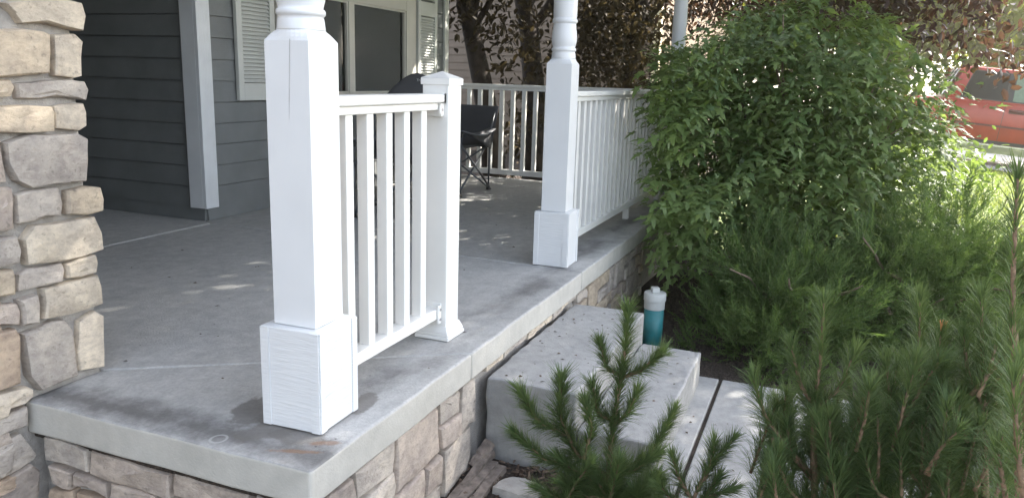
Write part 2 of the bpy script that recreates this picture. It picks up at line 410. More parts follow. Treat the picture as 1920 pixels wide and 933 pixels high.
grid_sheet('driveway', 14.6, 20, -34, .2, 20, 60, lambda X, Y: hgt(X, Y)+.035, 'drive')
grid_sheet('far_lawn', 20, 80, -60, .2, 20, 40, lambda X, Y: hgt(X, Y)+.03, 'lawn')

# walkway in front of the steps: panels parted by a joint
wk = thing('walkway', None, None); tag(wk, kind='structure')
for nm, a, b in (('panel', -.735, -.62), ('panel', -1.62, -.752), ('panel', -2.9, -1.632), ('panel', -4.2, -2.912)):
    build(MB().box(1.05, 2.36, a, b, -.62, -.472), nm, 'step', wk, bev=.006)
tag(build(MB().box(1.055, 2.35, -.751, -.736, -.60, -.484), 'joint_strip', 'bark', wk))

# ------------------------------------------------------------------ stones
def stone_mesh(poly, plane, depth=.035, back=.05, seed=0, rough=.006, inset=.012):
    rg = random.Random(seed); P = []
    n = len(poly)
    for i in range(n):
        a = Vector(poly[i]); b = Vector(poly[(i+1) % n]); L = (b-a).length; k = max(1, int(L/.045))
        for j in range(k):
            p = a.lerp(b, j/k)
            P.append(p + Vector((rg.uniform(-1, 1), rg.uniform(-1, 1)))*(rough*.6))
    c = sum(P, Vector((0, 0)))/len(P); m = len(P); V = []
    tx, tz = rg.uniform(-.05, .05), rg.uniform(-.05, .05)
    for ins, d, jit in ((0, -back, 0), (0, depth*.55, .002), (inset*.22, depth*.88, .003), (inset*.7, depth, .003), (inset*3, depth*1.02, .005)):
        for p in P:
            r = (c-p).length; q = p + (c-p)*(min(ins, r*.6)/max(r, 1e-6))
            V.append(plane(q.x, q.y, d+(rg.uniform(-jit, jit) if d > 0 else 0)+(tx*(q.x-c.x)+tz*(q.y-c.y) if d > 0 else 0)))
    V.append(plane(c.x, c.y, depth*1.02+rg.uniform(-.005, .005)))
    Fc = [(k*m+i, k*m+(i+1) % m, (k+1)*m+(i+1) % m, (k+1)*m+i) for k in range(4) for i in range(m)]
    Fc += [(4*m+i, 4*m+(i+1) % m, 5*m) for i in range(m)]
    me = bpy.data.meshes.new('stone'); me.from_pydata(V, [], Fc); me.update()
    bm = bmesh.new(); bm.from_mesh(me); bmesh.ops.recalc_face_normals(bm, faces=bm.faces); bm.to_mesh(me); bm.free()
    me.shade_smooth(); me.set_sharp_from_angle(angle=.55)
    return me
TAN, GREY, PINK, BROWN, PALE, DARK = (.51, .44, .35, 1), (.47, .435, .40, 1), (.46, .405, .365, 1), (.43, .345, .27, 1), (.60, .54, .455, 1), (.32, .285, .26, 1)
nst = [0]
def stone(poly, plane, parent, col, depth=.035):
    nst[0] += 1; rg = random.Random(nst[0]); k = rg.uniform(.9, 1.1)
    o = obj('stone', stone_mesh(poly, plane, depth*rg.uniform(.8, 1.25), seed=nst[0]), 'stone', parent)
    o.color = tuple(c*k for c in col[:3])+(1,); return o
def courses(u0, u1, v0, v1, seed, hmin=.075, hmax=.15, wmin=.10, wmax=.27):
    rg = random.Random(seed); out = []; v = v1
    while v > v0+.03:
        h = min(rg.uniform(hmin, hmax), v-v0); u = u0-rg.uniform(0, .1)
        while u < u1:
            w = rg.uniform(wmin, wmax)
            if u+w > u1-.05: w = u1-u
            g = .007; J = lambda s=.010: rg.uniform(-s, s)
            def q(a, b, c, d):
                pl = [(a+g+J(), c+g+J()), ((a+b)/2+J(.03), c+g+J()), (b-g+J(), c+g+J()), (b-g+J(), (c+d)/2), (b-g-abs(J()), d-g+J()), (a+g+J(), d-g+J())]
                out.append([(max(u0+.002, min(u1-.002, x)), max(v0, min(v1-.002, y))) for x, y in pl])
            if h > .11 and rg.random() < .4:
                k = rg.uniform(.4, .6); q(u, u+w, v-h, v-h*k); q(u, u+w, v-h*k, v)
            else: q(u, u+w, v-h, v)
            u += w
        v -= h
    return [p for p in out if max(x for x, y in p)-min(x for x, y in p) > .03]

# ================================================================== HOUSE
WY = 2.61            # window wall
XT = 2.45            # corner of the entry recess
XE = 5.90            # far corner of the house
house = thing('house', 'house wall with grey lap siding, white corner trim and shuttered window on the porch', 'house', (XT, WY, 0))
REV = .136
board_cache = {}
def lap_board(L, axis):
    """one lap siding board: bottom edge proud, 12 triangles"""
    key = (round(L, 3), axis)
    if key not in board_cache:
        mb = MB(); V = []
        for s in (0, L):
            for d, z in ((0, 0), (.021, 0), (.009, REV-.005), (0, REV-.005)):
                V.append((s, -d, z) if axis == 'x' else (-d, s, z))
        mb.add(V, [(3, 2, 1, 0), (4, 5, 6, 7), (0, 1, 5, 4), (1, 2, 6, 5), (2, 3, 7, 6), (3, 0, 4, 7)])
        board_cache[key] = mb.mesh('board')
    return board_cache[key]
# recess side wall (faces -X), window wall (faces -Y)
rw = build(MB().box(XT+.02, XT+.16, WY+.02, 4.9, -.02, 2.6), 'recess_wall', 'siding', house)
ww = build(MB().box(XT+.16, 3.20, WY+.02, WY+.16, -.02, 2.6).box(3.20, 5.215, WY+.02, WY+.16, -.02, .78).box(3.20, 5.215, WY+.02, WY+.16, 2.12, 2.6).box(5.215, XE-.02, WY+.02, WY+.16, -.02, 2.6), 'window_wall', 'siding', house)
build(MB().box(XE-.16, XE-.02, WY+.16, 8, -.5, 2.6), 'end_wall', 'siding', house)
build(MB().box(.33, XT+.16, 4.9, 5.0, -.02, 2.6), 'entry_wall', 'siding', house)
build(MB().box(.14, .32, 1.36, 4.9, -.02, 2.6), 'entry_side_wall', 'siding', house)
for k in range(19):
    z = .002+k*REV - .05
    if z < 0: z = .002
    o = obj('board', lap_board(4.9-WY-.02, 'y'), 'siding', rw, loc=(XT+.02, WY+.02, z))
    for x0, x1 in (((XT+.02, XE-.02),) if z+REV < .76 else ((XT+.02, 3.20), (5.215, XE-.02))):
        obj('board', lap_board(x1-x0, 'x'), 'siding', ww, loc=(x0, WY+.02, z))
# white corner boards
ct = build(MB().box(XT-.022, XT+.093, WY-.022, WY+.003, .085, 2.6), 'corner_board', 'trimboard', house, bev=.003)
build(MB().box(XT-.022, XT+.003, WY+.004, WY+.115, .085, 2.6), 'corner_board', 'trimboard', house, bev=.003)
build(MB().box(XE-.075, XE+.012, WY-.020, WY+.004, .05, 2.6), 'corner_board', 'shutter', house, bev=.003)
build(MB().box(XE-.012, XE+.012, WY+.005, WY+.09, .05, 2.6), 'corner_board', 'shutter', house, bev=.003)
# window
win = build(MB().box(3.20, 3.285, WY-.025, WY+.06, .78, 2.12).box(5.04, 5.215, WY-.025, WY+.06, .78, 2.12).box(3.285, 5.04, WY-.025, WY+.06, 2.03, 2.12).box(3.285, 5.04, WY-.025, WY+.06, .78, .815).box(3.285, 5.04, WY-.024, WY+.06, 1.545, 1.655), 'window', 'cream', house, bev=.004)
build(MB().box(4.105, 4.185, WY-.022, WY+.055, .816, 1.544), 'mullion', 'cream', win, bev=.003)
build(MB().box(4.52, 4.55, WY-.01, WY+.04, 1.656, 2.029), 'mullion', 'cream', win)
build(MB().box(3.16, 5.25, WY-.05, WY-.0255, .74, .785), 'sill', 'cream', win, bev=.004)
for x0, x1, z0, z1 in ((3.285, 4.105, .815, 1.545), (4.185, 5.04, .815, 1.545), (3.285, 4.52, 1.655, 2.03), (4.55, 5.04, 1.655, 2.03)):
    # thin inner sash bead and the pane
    w = .016
    build(MB().box(x0, x0+w, WY-.012, WY+.03, z0, z1).box(x1-w, x1, WY-.012, WY+.03, z0, z1).box(x0+w, x1-w, WY-.012, WY+.03, z0, z0+w).box(x0+w, x1-w, WY-.012, WY+.03, z1-w, z1), 'sash', 'cream', win, bev=.002)
    build(MB().box(x0+w, x1-w, WY+.012, WY+.016, z0+w, z1-w), 'pane', 'glass', win)
    if z0 < 1: build(MB().box(x0+w, x1-w-.07, WY-.004, WY-.003, z0+w, z1-w), 'insect_screen', 'screen', win)
    if z0 < 1:
        sl = MB().box(x0+.03, x1-.03, WY+.069, WY+.071, 0, .001); V = []
        me_s = MB().add([(x0+.025, WY+.062, 0), (x1-.085, WY+.062, 0), (x1-.085, WY+.080, .0205), (x0+.025, WY+.080, .0205)], [(0, 1, 2, 3)]).mesh('slat')
        for k in range(int((z1-z0-.03)/.0225)):
            obj('blind_slat', me_s, 'blind', win, loc=(0, 0, z0+.02+k*.0225))
build(MB().box(3.1, 5.3, WY+.12, WY+1.2, .6, 2.2), 'dark_room_box', 'dark', house)  # solid box whose dark colour stands for the unlit room
# shutters
def shutter(x0, x1):
    z0, z1 = .775, 2.12; y0, y1 = WY-.032, WY-.004; s = .052
    sh = build(MB().box(x0, x0+s, y0, y1, z0, z1).box(x1-s, x1, y0, y1, z0, z1).box(x0+s, x1-s, y0+.001, y1, z0, z0+.115).box(x0+s, x1-s, y0+.001, y1, 1.53, 1.66).box(x0+s, x1-s, y0+.001, y1, z1-.07, z1), 'shutter', 'shutter', house, bev=.003)
    me = MB().add([(x0+s, y0+.004, 0), (x1-s, y0+.004, 0), (x1-s, y1-.004, .024), (x0+s, y1-.004, .024), (x0+s, y0+.009, -.004), (x1-s, y0+.009, -.004), (x1-s, y1, .018), (x0+s, y1, .018)],
                  [(0, 1, 2, 3), (7, 6, 5, 4), (0, 4, 5, 1), (1, 5, 6, 2), (2, 6, 7, 3), (3, 7, 4, 0)]).mesh('louver')
    z = z0+.122
    while z < z1-.09:
        if not 1.505 < z < 1.66: obj('louver', me, 'shutter', sh, loc=(0, 0, z))
        z += .0262
shutter(2.775, 3.165); shutter(5.25, 5.635)
# porch ceiling, beam and roof above, unseen; far end lengthened to block sun
build(MB().box(-.25, 6.7, -.22, 5.2, 2.62, 2.70), 'porch_ceiling', 'ceiling', house)
build(MB().box(-.2, 5.75, .10, .29, 2.40, 2.62), 'porch_beam', 'trimboard', house)
rf = MB().add([(-.35, -.30, 2.72), (6.9, -.30, 2.72), (6.9, 6, 4.9), (-.35, 6, 4.9), (-.35, -.30, 2.84), (6.9, -.30, 2.84), (6.9, 6, 5.02), (-.35, 6, 5.02)], [(3, 2, 1, 0), (4, 5, 6, 7), (0, 1, 5, 4), (1, 2, 6, 5), (2, 3, 7, 6), (3, 0, 4, 7)])
build(rf, 'roof', 'roofing', house)

# stone pier at the left (end of the garage wall)
PY = 1.025
pier = thing('stone_wall', 'tan field-stone veneer wall end rising at the left beside the porch slab', 'stone wall', (.1, PY, GZ))
build(MB().box(-3.0, .262, PY, PY+.33, -.62, 2.62), 'mortar_core', 'mortar', pier)
build(MB().box(-3.0, -.9, PY-.04, 5, 2.62, 2.75), 'soffit', 'trimboard', pier)
ppl = lambda u, v, d: (u, PY-d, v)
def pxpier(x, y):
    d = F+CR*(x-960)/f_px-CU*(y-466.5)/f_px; t = (PY-.02-CAM[1])/d[1]; p = CAM+d*t; return (p[0], p[2])
A = lambda s, oy=0, k=2.0: [(x/k, y/k+oy) for x, y in s]
PST = [
 (A([(10, 15), (75, -6), (230, -4), (300, 8), (304, 60), (296, 112), (240, 107), (165, 90), (70, 82), (52, 50)]), PALE),
 (A([(-90, 105), (0, 105), (150, 115), (178, 130), (178, 275), (110, 287), (-90, 290)]), TAN),
 (A([(195, 130), (275, 128), (300, 150), (303, 285), (270, 294), (198, 284)]), PALE),
 (A([(57, 310), (180, 300), (310, 303), (329, 335), (325, 372), (200, 367), (68, 370)]), GREY),
 (A([(-60, 300), (30, 303), (42, 330), (35, 362), (-60, 372)]), TAN),
 (A([(-90, 400), (100, 396), (185, 402), (196, 425), (190, 490), (100, 502), (-90, 490)]), TAN),
 (A([(200, 395), (255, 385), (315, 386), (329, 420), (326, 472), (300, 488), (205, 484)]), PALE),
 (A([(15, 540), (110, 505), (280, 498), (321, 518), (325, 600), (321, 677), (200, 692), (110, 700), (60, 682), (25, 610)]), GREY),
 (A([(-90, 520), (-5, 530), (14, 610), (14, 680), (-90, 692)]), PINK),
 (A([(55, 730), (110, 710), (215, 704), (233, 760), (223, 807), (58, 838)]), GREY),
 (A([(248, 715), (320, 697), (375, 703), (388, 745), (380, 792), (330, 804), (250, 805)]), TAN),
 (A([(-70, 705), (35, 698), (47, 740), (46, 862), (-70, 885)]), PINK),
 ([(42, 450), (60, 424), (175, 404), (190, 435), (193, 468), (125, 491), (46, 498)], PALE),
 ([(-40, 455), (30, 441), (36, 470), (34, 494), (-40, 510)], GREY),
 (A([(65, 95), (100, 70), (225, 55), (238, 85), (237, 121), (150, 142), (68, 157)], 466), GREY),
 (A([(243, 60), (290, 35), (355, 23), (365, 50), (360, 87), (300, 107), (248, 110)], 466), PALE),
 (A([(-70, 85), (40, 76), (47, 110), (45, 167), (-70, 190)], 466), TAN),
 (A([(157, 150), (310, 110), (367, 95), (378, 140), (380, 207), (330, 227), (200, 257), (160, 264)], 466), PALE),
 (A([(65, 195), (135, 170), (144, 210), (143, 277), (84, 285), (75, 230)], 466), GREY),
 (A([(-80, 220), (58, 205), (68, 240), (66, 282), (-80, 305)], 466), PINK),
 (A([(85, 320), (200, 270), (235, 267), (271, 300), (284, 390), (285, 472), (150, 525), (100, 482), (87, 380)], 466), GREY),
 (A([(292, 270), (360, 235), (385, 245), (388, 340), (384, 442), (300, 462), (288, 400)], 466), PALE),
 (A([(-90, 320), (50, 298), (67, 320), (71, 400), (69, 502), (-90, 560)], 466), BROWN),
 (A([(-60, 566), (0, 545), (100, 515), (121, 525), (119, 550), (86, 582), (-60, 635)], 466), PALE),
 (A([(-60, 655), (0, 630), (90, 590), (99, 600), (98, 656), (-60, 725)], 466), GREY),
 (A([(-80, 762), (0, 725), (80, 690), (136, 770), (131, 790), (0, 867), (-80, 905)], 466), GREY),
 (A([(-80, 925), (0, 880), (112, 802), (136, 822), (133, 900), (128, 990), (-80, 1090)], 466), DARK),
]
for poly, c in PST: stone([pxpier(*p) for p in poly], ppl, pier, c, .030)
for p in courses(-1.3, -.06, -.5, 1.3, 5): stone(p, ppl, pier, random.choice([TAN, GREY, PINK, PALE, BROWN]))
for p in courses(-.06, .29, 1.235, 1.7, 6): stone(p, ppl, pier, random.choice([TAN, GREY, PALE]), .030)

# ================================================================== PORCH
ST = .105
porch = thing('porch', 'raised concrete porch slab with stained edge on a stone veneer base', 'porch', (0, 0, GZ))
g = .0035
PAN = [[(0, 0), (.962-g, 0), (.27-g, PY), (0, PY)],
       [(.962+g, 0), (2.33-g, 0), (2.43-g, WY-.07), (.27+g, WY-.07), (.27+g, PY)],
       [(2.33+g, 0), (5.72, 0), (5.72, WY+.015), (2.46, WY+.015), (2.43+g, WY-.07)],
       [(.27, WY-.055), (2.42, WY-.055), (2.46, WY+.02), (2.46, 4.9), (.27, 4.9)]]
for p in PAN:
    if True:
        # weathered lip: the outline is densified so the arris can be slightly uneven
        q = []
        for i in range(len(p)):
            a, b = Vector(p[i]), Vector(p[(i+1) % len(p)]); k = max(1, int((b-a).length/.12)); q += [tuple(a.lerp(b, j/k)) for j in range(k)]
        rg = random.Random(len(q)); q = [(x, y+(rg.uniform(-.0025, .0025) if y < .001 else 0)) for x, y in q]
        q = [(x+(rg.uniform(-.0025, .0025) if x < .001 else 0), y) for x, y in q]
        o = build(MB().prism(q, -ST, 0), 'slab_panel', 'slab', porch, bev=.009); o.modifiers['bevel'].segments = 3; o.modifiers['bevel'].angle_limit = .9
build(MB().box(.02, 5.7, .03, WY, -ST-.02, -.045), 'joint_bed', 'ground', porch)
core = build(MB().box(.045, 5.68, .045, WY, -.62, -ST), 'foundation', 'mortar', porch)
lpl = lambda u, v, d: (.045-d, u, v)
fpl = lambda u, v, d: (u, .045-d, v)
for p in courses(.02, PY-.04, GZ-.04, -ST-.006, 21, .085, .14, .14, .32): stone(p, lpl, core, random.choice([PINK, PINK, GREY, GREY, BROWN]), .03)
for p in courses(.02, 1.03, GZ-.04, -ST-.006, 24, .12, .22, .12, .30): stone(p, fpl, core, random.choice([PINK, GREY, GREY, GREY, DARK]), .032)
for p in courses(1.14, 2.32, -.15, -ST-.003, 33, .04, .05, .10, .28): stone(p, fpl, core, random.choice([PALE, GREY]), .026)
for p in courses(2.32, 3.9, GZ-.04, -ST-.006, 27, .11, .20, .10, .26): stone(p, fpl, core, random.choice([PINK, GREY, TAN, GREY]), .032)

# concrete steps
steps = thing('concrete_steps', 'two pale concrete steps with chipped edges leading up to the porch', 'steps', (1.7, -.3, GZ))
def step_block(x0, x1, y0, y1, z0, z1, seed):
    rg = random.Random(seed); bm = bmesh.new()
    nx, ny, nz = 26, 10, 6
    V = {}
    def vert(i, j, k):
        key = (i, j, k)
        if key not in V:
            x, y, z = x0+(x1-x0)*i/nx, y0+(y1-y0)*j/ny, z0+(z1-z0)*k/nz
            ed = (i in (0, nx))+(j in (0, ny))+(k in (0, nz)); e = .004 if ed >= 2 else .0015
            V[key] = bm.verts.new((x+rg.uniform(-e, e), y+rg.uniform(-e, e), z+rg.uniform(-e, e)*.6))
        return V[key]
    for i in range(nx):
        for j in range(ny):
            bm.faces.new([vert(i, j, nz), vert(i+1, j, nz), vert(i+1, j+1, nz), vert(i, j+1, nz)])
    for i in range(nx):
        for k in range(nz):
            bm.faces.new([vert(i, 0, k), vert(i+1, 0, k), vert(i+1, 0, k+1), vert(i, 0, k+1)]); bm.faces.new([vert(i+1, ny, k), vert(i, ny, k), vert(i, ny, k+1), vert(i+1, ny, k+1)])
    for j in range(ny):
        for k in range(nz):
            bm.faces.new([vert(0, j+1, k), vert(0, j, k), vert(0, j, k+1), vert(0, j+1, k+1)]); bm.faces.new([vert(nx, j, k), vert(nx, j+1, k), vert(nx, j+1, k+1), vert(nx, j, k+1)])
    me = bpy.data.meshes.new('step'); bm.normal_update(); bm.to_mesh(me); bm.free()
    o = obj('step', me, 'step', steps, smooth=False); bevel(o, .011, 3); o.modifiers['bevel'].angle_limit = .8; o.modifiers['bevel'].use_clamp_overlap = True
    return o
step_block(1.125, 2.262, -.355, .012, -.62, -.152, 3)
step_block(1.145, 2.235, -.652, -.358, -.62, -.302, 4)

# ================================================================== POSTS AND RAILINGS
def porch_post(x, y, t, label):
    P = thing('porch_post', label, 'post', (x, y, 0), 0, 'turned porch posts')
    hb = .0945
    w = build(MB().rbox(x, y, hb, hb, .004, .2945, t), 'base_wrap', 'wrap', P, bev=.003)
    # trim strips at the corners of the wrap, a little proud
    c, s = math.cos(t), math.sin(t)
    for sx, sy in ((-1, 0), (0, -1)):
        for e in (-1, 1):
            dx, dy = (sx*(hb+.0015), e*(hb-.014)) if sx else (e*(hb-.014), sy*(hb+.0015))
            hx, hy = (.0018, .0130) if sx else (.0130, .0018)
            build(MB().rbox(x+dx*c-dy*s, y+dx*s+dy*c, hx, hy, .0055, .293, t), 'corner_strip', 'wrap', w)
    hs = .067
    # square shaft with a chamfered (lamb's tongue) shoulder running into the round
    def ring(half, z, rnd):
        out = []
        for k in range(32):
            a = 2*PI*k/32+PI/4; ca, sa = math.cos(a), math.sin(a)
            m_ = max(abs(ca), abs(sa)); q = (half*ca/m_, half*sa/m_)
            r = half*.955; q = (q[0]*(1-rnd)+r*ca*rnd, q[1]*(1-rnd)+r*sa*rnd)
            out.append((x+q[0]*c-q[1]*s, y+q[0]*s+q[1]*c, z))
        return out
    def skin(rings):
        mb = MB(); V = [p for r in rings for p in r]; n = 32
        return mb.add(V, [(i*n+k, i*n+(k+1) % n, (i+1)*n+(k+1) % n, (i+1)*n+k) for i in range(len(rings)-1) for k in range(n)]+[tuple(range(n-1, -1, -1)), tuple(range((len(rings)-1)*n, len(rings)*n))])
    o = build(skin([ring(hs-.002, .296, 0), ring(hs, .298, 0), ring(hs, .7, 0), ring(hs, 1.056, 0), ring(hs*.995, 1.066, .30), ring(hs*.985, 1.076, .62), ring(hs*.97, 1.083, .92), ring(hs*.95, 1.086, 1)]), 'shaft', 'white', P)
    pr = [(.0625, 1.083), (.0625, 1.088), (.060, 1.11), (.0575, 1.119), (.0605, 1.121), (.0635, 1.125), (.0635, 1.132), (.0605, 1.137), (.0570, 1.139), (.0585, 1.146), (.062, 1.158), (.0645, 1.174), (.0648, 1.19), (.0625, 1.215), (.059, 1.24), (.0572, 1.254), (.0572, 1.258), (.061, 1.260), (.0640, 1.265), (.0645, 1.270), (.0640, 1.276), (.061, 1.281), (.0580, 1.283), (.0595, 1.29), (.0608, 1.31), (.0605, 1.5), (.057, 1.95), (.06, 1.96), (.066, 1.97), (.06, 1.98)]
    b = build(MB().lathe(x, y, [(a, z) for a, z in pr], 36), 'turned_section', 'white', P, smooth=True)
    build(MB().rbox(x, y, hs, hs, 1.98, 2.40, t), 'top_block', 'white', P)
    return P, hs, c, s
p1, hs, c1, s1 = porch_post(.2688, .1913, .0263, 'white turned porch post with textured square base at the near slab corner')
# drying checks (cracks) in the near post: thin dark grooves cut as slivers
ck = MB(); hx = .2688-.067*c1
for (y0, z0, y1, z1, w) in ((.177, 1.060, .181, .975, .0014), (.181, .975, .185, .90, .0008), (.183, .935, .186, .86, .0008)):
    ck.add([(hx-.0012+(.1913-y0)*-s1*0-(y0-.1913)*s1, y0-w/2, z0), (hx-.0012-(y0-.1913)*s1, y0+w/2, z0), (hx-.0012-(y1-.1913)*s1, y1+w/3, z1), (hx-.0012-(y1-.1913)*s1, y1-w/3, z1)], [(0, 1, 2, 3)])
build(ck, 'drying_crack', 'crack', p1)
porch_post(2.4492, .1937, .018, 'white turned porch post with square base at the head of the concrete steps')
porch_post(5.60, .19, 0, 'white turned porch post at the far corner half hidden by the leafy shrub')

# newel
NX, NY = 1.0948, .1999
nw = thing('newel_post', 'square white vinyl newel post with pyramid cap at the top of the steps', 'post', (NX, NY, 0))
build(MB().rbox(NX, NY, .0523, .0523, .004, .955), 'sleeve', 'vinyl', nw, bev=.004)
cap = MB().rbox(NX, NY, .0575, .0575, .948, .9715)
k = .0575
cap.add([(NX-k, NY-k, .972), (NX+k, NY-k, .972), (NX+k, NY+k, .972), (NX-k, NY+k, .972), (NX, NY, .996)], [(0, 1, 4), (1, 2, 4), (2, 3, 4), (3, 0, 4), (3, 2, 1, 0)])
build(cap, 'cap', 'vinyl', nw, bev=.002)
bt = MB().rbox(NX, NY, .0715, .0715, .003, .018).rbox(NX, NY, .0675, .0675, .0182, .030).rbox(NX, NY, .0665, .0665, .0302, .055, 0, (.0555, .0555))
build(bt, 'base_trim', 'vinyl', nw, bev=.003)

def rail_piece(P, axis, a0, a1, c, z0, z1, w, name, mat='vinyl', bev=.004):
    mb = MB().box(a0, a1, c-w/2, c+w/2, z0, z1) if axis == 'x' else MB().box(c-w/2, c+w/2, a0, a1, z0, z1)
    return build(mb, name, mat, P, bev=bev)
bal_me = {}
def railing(label, axis, a0, a1, c, bals, bot=(.088, .128), top=.917, brackets=True):
    mid = (a0+a1)/2
    P = thing('porch_railing', label, 'railing', (mid, c, 0) if axis == 'x' else (c, mid, 0), 0, 'white porch railing sections')
    rail_piece(P, axis, a0, a1, c, top-.030, top, .088, 'top_rail', bev=.006)
    rail_piece(P, axis, a0, a1, c, top-.056, top-.0305, .056, 'sub_rail', bev=.004)
    rail_piece(P, axis, a0, a1, c, bot[0], bot[1], .058, 'bottom_rail', bev=.004)
    key = (bot, top)
    if key not in bal_me: bal_me[key] = MB().box(-.019, .019, -.019, .019, bot[1]-.001, top-.055).mesh('baluster')
    for b in bals:
        bevel(obj('baluster', bal_me[key], 'vinyl', P, loc=(b, c, 0) if axis == 'x' else (c, b, 0)), .002, 1)
    return P
R1 = railing('short white baluster railing between the near turned post and the capped newel', 'x', .345, NX-.053, .200, [.469, .582, .695, .808, .926, .368])
for z0, z1, nm in ((.838, .905, 0), (.068, .146, 1)):
    pl = build(MB().box(NX-.0605, NX-.0528, .200-.034, .200+.034, z0, z1) if nm else MB().box(NX-.075, NX-.0528, .200-.036, .200+.036, z0, .884), 'bracket', 'vinyl', R1, bev=.003)
    ear = build(MB().box(NX-.085, NX-.0615, .1615, .1705, z0+.004 if nm else .846, z1-.004 if nm else .884), 'bracket_ear', 'vinyl', R1, bev=.003)
    for zz in ((z0+.02, z1-.02) if nm else (.862,)):
        sc = MB().tube([(NX-.073, .1614, zz), (NX-.073, .1590, zz)], .0055, 12)
        build(sc, 'screw', 'screw', ear)
    build(MB().box(NX-.066, NX-.0625, .152, .156, .885, .919), 'end_cap', 'vinyl', R1)
railing('long white baluster railing along the front edge beyond the steps, running behind the shrub', 'x', 2.52, 5.533, .193, list(np.arange(2.60, 5.5, .113)), bot=(.092, .132), top=.920)
R2 = bpy.data.objects['porch_railing.001']
for xx in (4.03, 5.1): build(MB().box(xx-.02, xx+.02, .173, .213, .002, .092), 'support_foot', 'vinyl', R2, bev=.003)
railing('white baluster railing across the far end of the porch behind the low chair', 'y', .262, 2.585, 5.62, list(np.arange(.345, 2.55, .1165)), bot=(.045, .095), top=.915)

